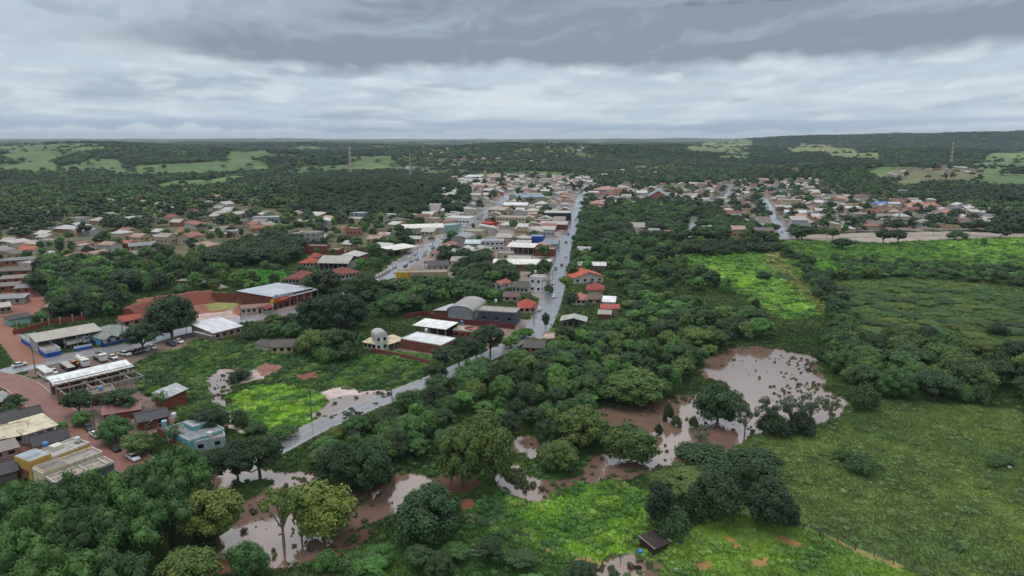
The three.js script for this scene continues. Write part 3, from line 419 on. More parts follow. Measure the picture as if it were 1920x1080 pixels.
B('mauve_shed', 'long low shed with mauve sheet roof behind the leafy tree', 'shed', [196,792], [264,781], 8, 2.4, { roof: 'gable', rise: 1.1, brick: 1, wall: '#7a4a40', rc: '#85595a', grain: 'metal' });
B('slate_house', 'brick house with dark slate sheet roof near the cyan house', 'house', [262,809], [317,796], 7, 2.7, { roof: 'gable', rise: 1.0, brick: 1, wall: '#7b4535', rc: '#4b4d54', grain: 'fibre', win: [2, 1] });
{ // cyan house
  const g = B('cyan_house', 'cyan walled house with flat grey roofs and white parapets', 'house', [313,827], [358,852], 9, 3.3, { roof: 'flat', wall: '#5cb0bb', rc: '#8f9298', grain: 'concrete', pc: '#b9ccd0', win: [3, 2], ww: 0.9, door: 1 });
  const u = S3().box(5, 1.2, 4.6, -1.6, 3.3, -1.4); u.mesh('upper_block', M('plaster', '#62b4be'), g); S3().box(5.2, 0.12, 4.8, -1.6, 4.5, -1.4).mesh('roof', M('concrete', '#a9adb2'), g);
  B('garage_annex', 'pale flat annex with dark pergola beside the cyan house', 'annex', [362,850], [424,838], 5.5, 2.6, { roof: 'flat', wall: '#9fb6bb', rc: '#a0978e', grain: 'concrete', pc: '#c2c9cb', win: [2, 1] });
  wallLine('brick_wall', 'red brick boundary wall below the cyan house', [296,812, 330,838, 358,856], 1.9, '#80483a');
  const [x, z] = G(311, 818); const t = S3().geo(new THREE.CylinderGeometry(0.7, 0.6, 1.2, 12).translate(0, 3.8, 0)).box(0.9, 3.2, 0.9, 0, 0, 0).mesh('water_tank', M('plaster', '#9fc3d6', 0.5), scene); t.position.set(x, 0.1, z); t.userData = { label: 'round pale blue water tank on a post beside the cyan house', category: 'water tank' };
}
// block left of the paver street
B('slate_house', 'dark slate roofed house at the left edge beside the paver street', 'house', [-40,824], [40,802], 8, 2.6, { roof: 'gable', rc: '#4a4a4c', grain: 'fibre', wall: '#9c8878', over: 0.7 });
B('slate_house', 'dark roofed carport house just above the cream roofs', 'house', [24,806], [80,792], 7, 2.6, { roof: 'gable', rc: '#47464a', grain: 'fibre', wall: '#8f8278', over: 0.7 });
B('red_house', 'red brick house with grey sheet roof at the left edge', 'house', [-30,780], [26,764], 7, 2.8, { roof: 'shed', rise: 0.7, brick: 1, wall: '#8a4438', rc: '#8d8f92', grain: 'metal' });
B('cream_house', 'cream roofed house with two gables at the left edge', 'house', [-24,846], [48,832], 8, 3.0, { roof: 'gable', rise: 1.6, rc: '#d8cdb0', grain: 'concrete', wall: '#cbc4b4', win: [3, 1], over: 0.8 });
B('cream_house', 'cream house with a sloping roof facing the small clipped tree', 'house', [52,834], [104,818], 8, 3.1, { roof: 'shed', rise: 0.9, rc: '#dcd2b6', grain: 'concrete', wall: '#d2ccbf', win: [3, 1], over: 0.8 });
B('lean_to_shed', 'grey lean-to shed in front of the cream roofs', 'shed', [-14,868], [36,854], 5, 2.3, { roof: 'shed', rise: 0.5, rc: '#8f8881', grain: 'fibre', wall: '#a18a7c', win: [2, 1] });
B('slate_house', 'tan house with charcoal gable roof beside the townhouses', 'house', [70,853], [127,838], 7, 2.7, { roof: 'gable', rise: 1.2, rc: '#3d3f44', grain: 'fibre', wall: '#b59c80', win: [2, 1], over: 0.8 });
{ const P = M('plaster', '#c9a050'), g = B('townhouse', 'mustard ended flat townhouse, uppermost of the three', 'townhouse', [62,903], [172,858], 6.2, 3.5, { roof: 'flat', wall: '#cda350', rc: '#b5b2ae', grain: 'concrete', pc: '#dad4ca', par: 0.5 }), W = frameOf([62,903], [172,858], 6.2).w / 2;
  S3().box(4.6, 1.3, 6.3, -W + 2.2, 3.5, 0.02).mesh('raised_block', P, g); S3().box(4.3, 0.1, 5.9, -W + 2.2, 4.8, 0.02).mesh('roof', M('concrete', '#a9b4bd'), g); S3().box(2.2, 1.0, 2.2, -W + 8, 3.6, -1.2).mesh('stair_head', M('plaster', '#d5d0c8'), g); S3().box(0.14, 1.4, 3.0, -W - 0.06, 1.0, 0.4).mesh('wall_band', M('brick', '#8d5a48'), g);
  const h = B('townhouse', 'cream flat townhouse between the mustard and the grey-green ones', 'townhouse', [84,915], [196,872], 4.8, 2.9, { roof: 'flat', wall: '#d8caa8', rc: '#a39c96', grain: 'concrete', pc: '#dcd2be', par: 0.6 }); S3().box(5, 0.9, 4.86, -3.6, 2.9, 0.02).mesh('raised_block', M('plaster', '#dccfae'), h); S3().box(4.7, 0.1, 4.5, -3.6, 3.8, 0.02).mesh('roof', M('concrete', '#8d8680'), h); for (let i = 0; i < 3; i++) S3().box(1.0, 1.0, 0.1, -5 + i * 4.6, 1.1, 2.42).mesh('window', GLASS, h);
  const k = B('townhouse', 'grey-green flat townhouse beside the bamboo', 'townhouse', [106,928], [216,887], 4.6, 2.4, { roof: 'flat', wall: '#5a6a66', rc: '#b0a298', grain: 'concrete', pc: '#c8c6c0', par: 0.5 }); S3().box(0.2, 0.5, 4.2, 0.5, 2.5, 0).mesh('parapet', M('plaster', '#c8c6c0'), k); S3().box(0.2, 0.5, 4.2, 4.6, 2.5, 0).mesh('parapet', M('plaster', '#c8c6c0'), k); }
B('slate_house', 'dark grey roofed house at the left edge below the townhouses', 'house', [-30,918], [34,900], 7, 2.6, { roof: 'gable', rc: '#4a4c50', grain: 'fibre', wall: '#6e625c' });
// earth yard and market
wallLine('earth_bank', 'raw red earth cutting behind the big dark tree', [250,600, 300,580, 352,570, 400,564], 5, '#8a4d3c', { g: 'soil', bay: 5, slope: 5, cat: 'bank' });
wallLine('brick_wall', 'tall red brick retaining wall beside the market', [398,566, 445,568], 4.5, '#7e4436', { bay: 4 });
B('sheet_roof_shop', 'low shop with shiny sheet metal roof below the earth yard', 'building', [402,640], [454,627], 15, 3.4, { roof: 'shed', rise: 1.4, rc: '#d6dae2', grain: 'metal', wall: '#a48a78', win: [4, 2], over: 0.6 });
B('sheet_annex', 'white sheet roofed annex left of the shiny roofed shop', 'annex', [366,632], [400,640], 8, 2.2, { roof: 'shed', rise: 0.6, rc: '#dde2e8', grain: 'metal', wall: '#9c8d80' });
{
  const g = B('market_hall', 'red brick market hall with sheet metal roofs and orange shop sign', 'shop', [446,569], [512,581], 24, 5.6, { roof: 'shedB', rise: 0.5, rc: '#b9c1cc', grain: 'metal', brick: 1, wall: '#7c4638', over: 0.3 });
  const w = 24; const W = frameOf([446,569], [512,581], 24).w / 2;
  S3().box(0.3, 1.7, 10, W + 0.35, 3.2, 6.5).mesh('sign', M('plaster', '#d84a24', 0.5), g, 'orange-red shop sign board with a yellow end');
  S3().box(0.32, 1.7, 1.6, W + 0.36, 3.2, 12.4).mesh('sign', M('plaster', '#c9c23a', 0.5), g);
  S3().box(0.36, 0.3, 4.2, W + 0.4, 4.0, 6.0).mesh('sign_lettering', M('plaster', '#e8c8b0', 0.5), g);
  for (let i = 0; i < 4; i++) S3().box(0.14, 2.2, 1.8, W + 0.03, 0.1, 10.4 - i * 3).mesh('shop_window', GLASS, g);
  S3().box(0.2, 1.2, 11.6, W + 0.2, 4.95, 6).mesh('fascia', M('plaster', '#aeb6c0', 0.5), g);
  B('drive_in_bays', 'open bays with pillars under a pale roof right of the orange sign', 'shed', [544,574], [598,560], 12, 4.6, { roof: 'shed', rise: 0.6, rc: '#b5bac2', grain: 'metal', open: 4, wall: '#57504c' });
  B('white_cottage', 'low whitewashed shop with red awning in front of the market hall', 'shop', [452,590], [512,585], 4.6, 2.7, { roof: 'shed', rise: 0.5, rc: '#8f6d66', grain: 'tile', wall: '#cdc5ba', win: [6, 1], door: 3 });
  const a = frameOf([494,590], [513,585], 3); const c = group('awning', 'dark red shop awning on the low white shop', 'awning', a.x, a.z, a.turn); S3().slab([[-2.4, 2.5, 2.4], [2.4, 2.5, 2.4], [2.4, 3.4, 0], [-2.4, 3.4, 0]], 0.1).mesh('canopy', M('tile', '#8a3038'), c); S3().box(0.14, 2.5, 0.14, -2.2, 0, 2.2).mesh('post', M('concrete', '#a8a39c'), c); S3().box(0.14, 2.5, 0.14, 2.2, 0, 2.2).mesh('post', M('concrete', '#a8a39c'), c);
}
// school with red roofs and gym
B('school_block', 'wide school block with dark red hipped roof beside the lawn', 'school', [535,534], [581,535], 13, 3.6, { roof: 'hip', rise: 3.2, rc: '#834640', wall: '#c8c2b8', win: [7, 3], over: 0.9 });
B('school_block', 'school block with red hipped roof right of the round dark tree', 'school', [634,528], [674,520], 12, 3.6, { roof: 'hip', rise: 2.6, rc: '#834640', wall: '#c8c2b8', win: [6, 3], over: 0.9 });
B('school_block', 'small school block with orange-red hipped roof left of the gym', 'school', [561,502], [588,503], 10, 3.4, { roof: 'hip', rise: 2.2, rc: '#a8503e', wall: '#c8bca8', win: [4, 2], over: 0.8 });
B('school_block', 'small red roofed block tucked behind the orange-red school block', 'school', [578,492], [597,492], 9, 3.4, { roof: 'hip', rise: 2.0, rc: '#9c4840', wall: '#c0b4a4', over: 0.8 });
B('gymnasium', 'open sided gymnasium with big pale grey gable roof', 'gym', [598,508], [652,509], 20, 5, { roof: 'gable', rise: 2.6, rc: '#a5a29c', grain: 'metal', open: 6, wall: '#9aa0a0', sides: 1, over: 0.8 });
B('apartment_block', 'unfinished grey-white three storey block above the brick walls', 'building', [563,460], [594,461], 12, 9, { roof: 'flat', wall: '#a9a8a6', rc: '#8c8a88', grain: 'concrete', win: [3, 3], storeys: 3 });
B('brick_block', 'flat red brick block below the three storey building', 'building', [571,476], [611,477], 9, 5, { roof: 'flat', brick: 1, wall: '#88483a', rc: '#7b6a60', grain: 'concrete' });
B('brick_block', 'lower brick block right of the flat red brick block', 'building', [612,478], [634,479], 8, 3.4, { roof: 'flat', brick: 1, wall: '#8c4c3c', rc: '#a89c94', grain: 'concrete' });
wallLine('brick_wall', 'long red-brown boundary wall behind the gymnasium', [650,478, 700,477, 745,473], 3, '#86503f', { bay: 8 });
B('petrol_canopy', 'white roofed forecourt canopy on the avenue left side', 'canopy', [738,482], [784,474], 15, 4.6, { roof: 'shed', rise: 0.5, rc: '#e4e4de', grain: 'metal', open: 3, wall: '#b59a6a' });
B('yellow_shop', 'bright yellow fronted shop box beside the avenue', 'shop', [743,528], [768,528], 7, 4.6, { roof: 'flat', wall: '#dcae1c', rc: '#a29a90', grain: 'concrete', pc: '#d2a41c' });
B('tan_shop', 'long tan flat roofed store right of the yellow shop', 'shop', [769,529], [838,528], 9, 4.8, { roof: 'flat', wall: '#b69c82', rc: '#9c9186', grain: 'concrete', win: [6, 2], ww: 2 });
B('slate_shop', 'dark roofed shop behind the tan store', 'shop', [800,510], [842,508], 10, 3.6, { roof: 'gable', rc: '#565258', grain: 'fibre', wall: '#b1a595', win: [4, 1] });
B('brick_shop', 'small brick shop with dark roof left of the yellow shop', 'shop', [728,545], [756,541], 8, 3.2, { roof: 'gable', rc: '#57504e', grain: 'fibre', brick: 1, wall: '#945846' });
// yard between avenue and highway
B('arched_hangar', 'grey hangar with curved metal roof above the red walls', 'hangar', [840,599], [886,602], 18, 3.8, { roof: 'arch', rise: 2.6, rc: '#a1a09b', grain: 'metal', wall: '#a0a2ac' });
B('hangar_annex', 'white sheet roofed annex on the left of the arched hangar', 'annex', [815,595], [839,599], 13, 3.2, { roof: 'shedX', rise: 0.8, rc: '#bcbfca', grain: 'metal', brick: 1, wall: '#83493c' });
B('dark_grey_hall', 'dark blue-grey box hall with white roof edge next to the hangar', 'hall', [896,606], [967,611], 8, 5.4, { roof: 'flat', wall: '#4a5361', rc: '#a8a49c', grain: 'concrete', pc: '#b9b5ad', win: [3, 0], par: 0.4 });
wallLine('red_wall', 'dark red yard wall below the hangar and the grey hall', [758,598, 800,592, 822,602, 895,611, 966,617], 2.2, '#723234', { g: 'plaster', bay: 4 });
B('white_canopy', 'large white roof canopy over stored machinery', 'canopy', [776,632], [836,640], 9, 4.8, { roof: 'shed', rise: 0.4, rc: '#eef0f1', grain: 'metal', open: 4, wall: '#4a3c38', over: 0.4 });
B('white_roof_workshop', 'brick workshop with flat white roof and raised rim', 'workshop', [752,653], [827,666], 10, 3.5, { roof: 'flat', brick: 1, wall: '#864c3c', rc: '#e2e6e9', grain: 'metal', pc: '#dfe3e6', par: 0.35 });
B('brick_store', 'small pale edged brick store right of the white canopy', 'store', [849,634], [886,637], 7, 3.0, { roof: 'flat', brick: 1, wall: '#8a4a3a', rc: '#b2aaa2', grain: 'concrete', pc: '#c2b8ac', win: [3, 1], door: 1 });
B('red_store', 'dark red cube of a store beside the pale edged brick store', 'store', [888,637], [907,633], 6, 3.0, { roof: 'flat', wall: '#8c2c30', rc: '#9a5450', grain: 'concrete' });
B('white_house', 'white house wing with cream roof left of the round tower', 'house', [682,653], [705,658], 7, 2.6, { roof: 'shed', rise: 0.9, rc: '#d8ccaa', grain: 'concrete', wall: '#dedbd4', win: [3, 1] });
{ const g = B('white_tower_house', 'white two storey house with arched roof tower above the brick fence', 'house', [705,659], [728,656], 6, 5.6, { roof: 'arch', rise: 1.4, over: 0.1, rc: '#b9bbb9', grain: 'concrete', wall: '#e2e1de', win: [2, 2], storeys: 2, ww: 0.9 }); }
B('cream_carport', 'cream roofed carport on the right of the round tower', 'carport', [729,658], [758,649], 6, 2.6, { roof: 'shed', rise: 0.7, rc: '#d8ccaa', grain: 'concrete', open: 3, wall: '#c0bab0' });
wallLine('brick_fence', 'red brick fence with piers below the workshop lawn', [696,660, 740,668, 775,675, 808,684], 1.5, '#8a5244', { bay: 2.2 });
B('cream_cottage', 'small cream cottage with dark and tan roofs at the weedy lot', 'house', [509,664], [549,663], 8, 2.8, { roof: 'gable', rise: 1.5, rc: '#5b5552', grain: 'fibre', wall: '#c9b978', win: [3, 1] });
B('cottage_wing', 'pale wing with dark sheet roof left of the cream cottage', 'annex', [479,656], [508,662], 6, 2.4, { roof: 'gable', rise: 0.8, rc: '#544e4e', grain: 'fibre', wall: '#b5b2a6' });
B('pink_house', 'salmon pink house with dark sheet roof beside the highway bend', 'house', [983,664], [1018,666], 9, 2.9, { roof: 'gable', rise: 1.4, rc: '#54544e', grain: 'fibre', wall: '#c98e80', win: [3, 2], over: 0.7 });
// along the straight street
B('tiled_house', 'house with vivid orange-red hipped roof left of the straight street', 'house', [973,588], [1004,588], 10, 3.0, { roof: 'hip', rise: 2.4, rc: '#ad4c38', wall: '#c4b09a', win: [3, 1], over: 0.8 });
B('white_block_house', 'tall narrow white house left of the straight street', 'house', [993,548], [1015,550], 7, 7.6, { roof: 'flat', wall: '#e6e7e6', rc: '#b0b0ae', grain: 'concrete', win: [2, 2], storeys: 2 });
B('grey_gable_house', 'white house with grey gable roof beside the tall white house', 'house', [960,549], [990,551], 9, 3.2, { roof: 'gable', rise: 1.8, rc: '#5c5854', grain: 'fibre', wall: '#c6c4be', win: [4, 1] });
B('tiled_house', 'faded pink roofed house left of the grey gable house', 'house', [920,542], [940,545], 9, 3.0, { roof: 'gableZ', rc: '#a5675c', wall: '#c9c6c0', win: [2, 1] });
B('brown_house', 'low brown roofed house just below the grey gable house', 'house', [944,566], [972,567], 8, 2.8, { roof: 'gable', rc: '#6b5a55', grain: 'fibre', wall: '#a99a8e', win: [2, 1] });
B('tiled_house', 'large pale house with orange gable roof right of the straight street', 'house', [1076,533], [1131,530], 13, 3.6, { roof: 'gableZ', rise: 2.6, rc: '#bf5e48', wall: '#c6ccc4', win: [4, 2], over: 0.9 });
B('tiled_house', 'house with strong red hipped roof below the large orange gable', 'house', [1101,553], [1130,554], 10, 3.0, { roof: 'hip', rise: 2.2, rc: '#9a443c', wall: '#b9a898', over: 0.8 });
B('tiled_house', 'dusty pink hipped roof house beside the round street tree', 'house', [1072,572], [1098,573], 9, 2.9, { roof: 'hip', rise: 2.0, rc: '#b0716a', wall: '#c4b4a8', win: [3, 1], over: 0.7 });
B('tiled_house', 'brown hipped roof house right of the dusty pink roof', 'house', [1100,571], [1128,572], 9, 2.9, { roof: 'hip', rise: 1.8, rc: '#6e5950', wall: '#a99a8c', win: [2, 1], over: 0.7 });
B('white_roof_shed', 'small shed with bright white sheet roof by the vegetable plot', 'shed', [1130,576], [1152,577], 8, 2.7, { roof: 'shed', rise: 0.8, rc: '#eef1f3', grain: 'metal', wall: '#b8c0c0' });
B('red_roof_shed', 'long low shed with red sheet roof below the white roofed shed', 'shed', [1127,588], [1160,589], 5, 2.4, { roof: 'shed', rise: 0.8, rc: '#a7504a', grain: 'tile', wall: '#9c8478' });
B('grey_shed', 'small grey roofed brick shed lowest beside the vegetable plot', 'shed', [1122,599], [1144,600], 5, 2.5, { roof: 'shed', rise: 0.6, rc: '#a09c94', grain: 'fibre', brick: 1, wall: '#7d4a40' });
B('long_white_shed', 'very long white sheet roof on the left of the straight street', 'warehouse', [925,508], [1032,509], 9, 4.2, { roof: 'shed', rise: 1.4, rc: '#e6e5e0', grain: 'metal', brick: 1, wall: '#86584a', win: [8, 1], ww: 1.8 });
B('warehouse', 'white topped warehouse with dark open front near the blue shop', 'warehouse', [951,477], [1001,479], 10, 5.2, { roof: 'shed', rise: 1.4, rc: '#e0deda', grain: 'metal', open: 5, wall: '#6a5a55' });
B('brick_block', 'brick block with flat top right of the dark fronted warehouse', 'building', [1003,480], [1040,481], 10, 4.4, { roof: 'flat', brick: 1, wall: '#8b4c3d', rc: '#a59488', grain: 'concrete' });
B('blue_shop', 'deep blue box shop beside the straight street', 'shop', [992,458], [1017,459], 12, 5.6, { roof: 'flat', wall: '#2550b0', rc: '#97a0b0', grain: 'metal' });
B('grey_roof_store', 'low store with blue-grey roof right of the deep blue shop', 'store', [1018,466], [1045,467], 12, 3.6, { roof: 'gable', rc: '#7a8a98', grain: 'metal', wall: '#9fa4a8' });
B('tan_roof_store', 'brown and white sheet roofed store right of the straight street', 'store', [1084,507], [1135,508], 9, 3.2, { roof: 'gable', rise: 1.3, rc: '#dcdbd8', grain: 'metal', wall: '#80695e' });
B('white_hut', 'white and dark hut under the trees right of the straight street', 'house', [1082,478], [1106,479], 10, 3.4, { roof: 'gable', rc: '#a9aaa8', grain: 'metal', brick: 1, wall: '#8d5a4e' });
B('shade_house', 'ragged white shade cloth house beside the foot of the straight street', 'shed', [1052,612], [1098,614], 7, 2.6, { roof: 'gableZ', rise: 1.2, rc: '#b4bab2', grain: 'concrete', open: 4, wall: '#8d948a' });
// town centre
B('big_roof_store', 'very large blue-grey roofed store in the town centre', 'store', [972,380], [1024,381], 40, 6, { roof: 'gable', rise: 2.5, rc: '#7f90a2', grain: 'metal', wall: '#a9a79c' });
B('white_store', 'white fronted store with pale roof beside the avenue bend', 'store', [944,395], [988,397], 24, 6, { roof: 'gable', rise: 2, rc: '#dfe2e4', grain: 'metal', wall: '#c2b6ac', win: [6, 0], ww: 3 });
B('long_white_shop', 'long white arcade of shops beside the avenue', 'shop', [834,420], [880,422], 18, 5.6, { roof: 'flat', wall: '#e4e4e0', rc: '#d8d8d4', grain: 'concrete', win: [7, 0], ww: 2.4 });
B('pale_warehouse', 'long pale roofed warehouse left of the avenue', 'warehouse', [755,440], [832,438], 22, 5, { roof: 'gable', rise: 2, rc: '#dcdbd6', grain: 'metal', wall: '#b5b0a6' });
B('teal_shop', 'teal and white shop below the long pale warehouse', 'shop', [832,436], [866,432], 12, 5, { roof: 'flat', wall: '#8fb0ae', rc: '#b5bcbc', grain: 'concrete' });
B('red_shop', 'bright red flat shop right of the avenue', 'shop', [902,430], [921,431], 14, 5, { roof: 'flat', wall: '#b23228', rc: '#b6412f', grain: 'concrete' });
B('beige_hall', 'beige two storey hall with curved parapet above the red shop', 'hall', [915,408], [945,410], 20, 8, { roof: 'gable', rise: 2, rc: '#b0a796', grain: 'fibre', wall: '#bfb29c', win: [4, 2], storeys: 2, ww: 2 });
B('beige_hall', 'long beige hall with tall windows right of the avenue', 'hall', [930,422], [984,424], 16, 7, { roof: 'flat', wall: '#c0b5a2', rc: '#a9a296', grain: 'concrete', win: [9, 1], storeys: 2, ww: 1.6 });
B('cream_store', 'flat cream store in the middle of the lower town', 'store', [870,446], [902,447], 16, 5, { roof: 'flat', wall: '#b9ad92', rc: '#aaa79a', grain: 'concrete' });
B('white_villa', 'white balconied villa left of the palm in the lower town', 'house', [902,470], [945,470], 12, 6.4, { roof: 'flat', wall: '#c9cbcc', rc: '#a6aaac', grain: 'concrete', win: [5, 1], storeys: 2, ww: 1.8 });
B('skylight_store', 'grey walled store with pale blue-white roof above the round trees', 'store', [872,470], [901,470], 12, 5, { roof: 'shed', rise: 1, rc: '#c2d0d4', grain: 'metal', wall: '#8d9294' });
B('vault_store', 'long low grey vaulted store beside the avenue', 'store', [846,458], [874,459], 20, 4, { roof: 'arch', rise: 2.4, rc: '#9a9c9e', grain: 'metal', wall: '#9a9894' });
B('dark_hall', 'black and white flat hall beside the upper straight street', 'hall', [1020,413], [1070,414], 22, 7, { roof: 'flat', wall: '#2f3236', rc: '#c4c6c6', grain: 'metal', pc: '#c8cac9' });
B('red_base_yard', 'pale roofed yard building with long red base wall', 'building', [1012,430], [1062,431], 16, 4.4, { roof: 'shed', rise: 1, rc: '#b5aca6', grain: 'metal', brick: 1, wall: '#7f4038' });
{ const g = B('church', 'tan church with square bell tower at the far end of town', 'church', [912,342], [938,342], 40, 9, { roof: 'gable', rise: 5, rc: '#b09a88', wall: '#c0aa8e' }); const w = g.children[0]; S3().box(6, 19, 6, -14.5, 0, 16).mesh('bell_tower', M('plaster', '#b8a58c'), g); S3().geo(new THREE.ConeGeometry(4.4, 4, 4).rotateY(PI / 4).translate(-14.5, 21, 16)).mesh('tower_roof', M('tile', '#9a8a7c'), g); }
B('white_roof_hall', 'long hall with white roof left of the bell tower', 'hall', [870,338], [900,339], 40, 7, { roof: 'gable', rise: 3, rc: '#c5d2d0', grain: 'metal', wall: '#a9aca8' });
B('sports_hall', 'big grey gabled sports hall with salmon front wall', 'hall', [1211,381], [1256,382], 42, 7, { roof: 'gableZ', rise: 8, rc: '#8b959d', grain: 'metal', wall: '#b9796a', over: 1.2 });
B('pink_block', 'pink two storey block with domed corner right of the straight street', 'building', [1112,366], [1150,367], 26, 8, { roof: 'hip', rise: 4, rc: '#b98a80', wall: '#c9a298', win: [6, 0], storeys: 2, ww: 1.8 });
B('tan_block', 'tan tower block right of the pink two storey block', 'building', [1150,367], [1163,368], 16, 10, { roof: 'flat', wall: '#c6a07c', rc: '#a9a49c', grain: 'concrete' });
B('salmon_house', 'salmon villa with hipped roof below the pink block', 'house', [1104,392], [1131,393], 18, 6, { roof: 'hip', rise: 3.6, rc: '#b8897c', wall: '#c2a090' });
B('red_gable_house', 'red gabled house beside a blue-grey roof at the wood edge', 'house', [1184,396], [1201,397], 16, 4.4, { roof: 'gable', rise: 2.6, rc: '#b25648', wall: '#c09a88' });
B('blue_roof_house', 'blue-grey roofed house left of the red gabled house', 'house', [1168,396], [1184,397], 14, 4, { roof: 'gable', rise: 2, rc: '#8f99a6', grain: 'metal', wall: '#a8adb0' });
B('pale_shed', 'long pale shed at the edge of the wood', 'shed', [1266,381], [1300,382], 14, 4, { roof: 'gable', rise: 1.6, rc: '#cfc8bc', grain: 'metal', wall: '#b3a898' });
B('beige_block', 'large beige block with red roof edge near the climbing street', 'building', [1466,391], [1505,392], 22, 9, { roof: 'flat', wall: '#cdbb9c', rc: '#a9a097', grain: 'concrete', pc: '#b4523c' });
B('white_roof_hall', 'low hall with white roof below the large beige block', 'hall', [1472,406], [1512,407], 18, 4, { roof: 'gable', rise: 2, rc: '#c3c9cd', grain: 'metal', wall: '#a8aaa8' });
B('brick_block', 'brown brick block at the foot of the climbing street', 'building', [1415,446], [1450,447], 14, 6, { roof: 'gable', rise: 1.6, rc: '#6d6468', grain: 'fibre', brick: 1, wall: '#79504a' });
B('white_block_house', 'white gabled house in the row at the meadow edge', 'house', [1312,438], [1332,439], 12, 5, { roof: 'shedX', rise: 1, rc: '#cdd0d2', grain: 'metal', wall: '#c3c6c6', win: [2, 1] });
B('green_shop', 'pale roofed shop with dark green front at the meadow edge', 'shop', [1329,446], [1349,447], 8, 3.6, { roof: 'gable', rise: 1.2, rc: '#b6a89c', wall: '#2f5a50' });
B('villa', 'modern white villa with balconies at the meadow edge', 'house', [1212,446], [1234,447], 10, 6, { roof: 'flat', wall: '#c9ccd0', rc: '#a9acb0', grain: 'concrete', win: [3, 1], storeys: 2, ww: 1.8 });
B('tan_house', 'tan roofed house right of the modern white villa', 'house', [1236,446], [1262,446], 10, 3.6, { roof: 'gable', rise: 2, rc: '#a8806c', wall: '#c0a87c', win: [3, 1] });
B('brown_roof_house', 'brown roofed house left of the modern white villa', 'house', [1184,446], [1210,447], 10, 3.4, { roof: 'gable', rise: 1.8, rc: '#8d8078', grain: 'fibre', wall: '#8a6a5c', win: [2, 1] });
B('blue_roof_hall', 'hall with bright blue roof in the right part of town', 'hall', [1645,391], [1670,391], 18, 5, { roof: 'gable', rise: 2, rc: '#3f78c4', grain: 'metal', wall: '#9fb2c4' });
B('tiled_hall', 'long hall with connected terracotta roofs in the right part of town', 'hall', [1764,407], [1842,408], 14, 4, { roof: 'hip', rise: 3, rc: '#b48172', wall: '#bfae9e', win: [10, 0] });
B('tiled_hall', 'row of terracotta hipped roofs behind the floodlight mast', 'hall', [1700,392], [1766,393], 14, 4, { roof: 'hip', rise: 3, rc: '#b27c6e', wall: '#b9a898' });
B('white_tank_house', 'small white and blue house at the right end of town', 'house', [1852,413], [1864,413], 8, 5, { roof: 'flat', wall: '#c6ccd2', rc: '#8fa0b4', grain: 'concrete' });
// left neighbourhood
B('salmon_house', 'salmon walled house beside the earth lane on the left', 'house', [208,468], [240,468], 9, 4.4, { roof: 'shed', rise: 0.8, rc: '#a4614e', wall: '#b4604c', win: [3, 1] });
B('grey_long_house', 'long grey roofed house right of the salmon walled house', 'house', [243,470], [292,466], 9, 3.0, { roof: 'gable', rise: 1.8, rc: '#8d9094', grain: 'fibre', wall: '#9a9288', win: [4, 1] });
B('tiled_house', 'white house with orange tiled roof near the left edge', 'house', [34,478], [64,478], 9, 3.4, { roof: 'gable', rise: 1.8, rc: '#b06a50', wall: '#c9c4c0', win: [3, 1] });
B('white_flat_house', 'long white walled house above the earth lane', 'house', [72,460], [110,460], 9, 3.4, { roof: 'flat', wall: '#c9c2b4', rc: '#9a938a', grain: 'concrete', win: [4, 1] });
B('ruined_white_house', 'roofless white walled ruin among the trees', 'house', [246,527], [272,527], 7, 3.8, { roof: 'shedX', rise: 0.6, rc: '#9c9c98', grain: 'fibre', wall: '#c6c4ba', win: [2, 1] });
B('brick_ruin', 'roofless dark brick ruin behind the garage wall', 'house', [85,594], [108,593], 6, 4.2, { roof: 'shed', rise: 1.0, brick: 1, wall: '#6b4038', rc: '#8a7f74', grain: 'fibre', over: 0.2 });
B('teal_hut', 'dark roofed hut with pale teal end wall behind the garage', 'house', [20,612], [62,604], 6, 2.8, { roof: 'shed', rise: 0.6, rc: '#4a4442', grain: 'fibre', wall: '#8fb3ac' });
B('brown_gable_house', 'house with brown double gable left of the three storey block', 'house', [470,436], [510,436], 10, 3.6, { roof: 'gable', rise: 2.2, rc: '#9c6454', wall: '#a88a78', win: [3, 1] });
B('white_flat_hall', 'wide pale flat hall above the brown double gable', 'hall', [472,418], [530,417], 14, 4.4, { roof: 'flat', wall: '#a2a6ac', rc: '#b5b8bc', grain: 'concrete', win: [8, 0] });
B('peach_house', 'house with pale peach hipped roof below the wooded hill', 'house', [597,417], [624,418], 11, 3.6, { roof: 'hip', rise: 2.4, rc: '#c29a82', wall: '#c9b4a2' });
B('grey_villa', 'grey two storey villa below the wooded hill', 'house', [656,412], [682,413], 12, 6, { roof: 'flat', wall: '#9aa0a6', rc: '#b2b6ba', grain: 'concrete', win: [3, 1], storeys: 2 });
const rowL = [[-10,500,38,496,'#77797c','#a06a5c'],[16,498,80,494,'#7d7f82','#a86c5e'],[-20,520,60,516,'#6c655e','#7c5a50'],[0,534,62,530,'#8a7f7a','#9c6456'],[-24,550,34,546,'#82787a','#a05a4c'],[28,552,72,549,'#7f8084','#a5685c'],[-30,574,46,570,'#8f9296','#a8a09a'],[-10,590,22,586,'#b9b2aa','#9c8a7c']];
rowL.forEach(([a, b, c, d, rc, wall], i) => B('terrace_house', ['grey roofed brick terrace uppermost at the left edge', 'long grey roofed brick terrace near the left edge', 'brown roofed terrace third from the top at the left edge', 'low pinkish terrace in the middle of the left edge rows', 'red brick terrace fifth from the top at the left edge', 'salmon walled terrace beside the forest at the left edge', 'white walled terrace lowest but one at the left edge', 'small pale hut lowest in the left edge rows'][i], 'house', [a, b], [c, d], 7, 3, { roof: 'shed', rise: 0.7, rc, grain: 'fibre', wall, brick: i % 2, win: [3, 1] }));

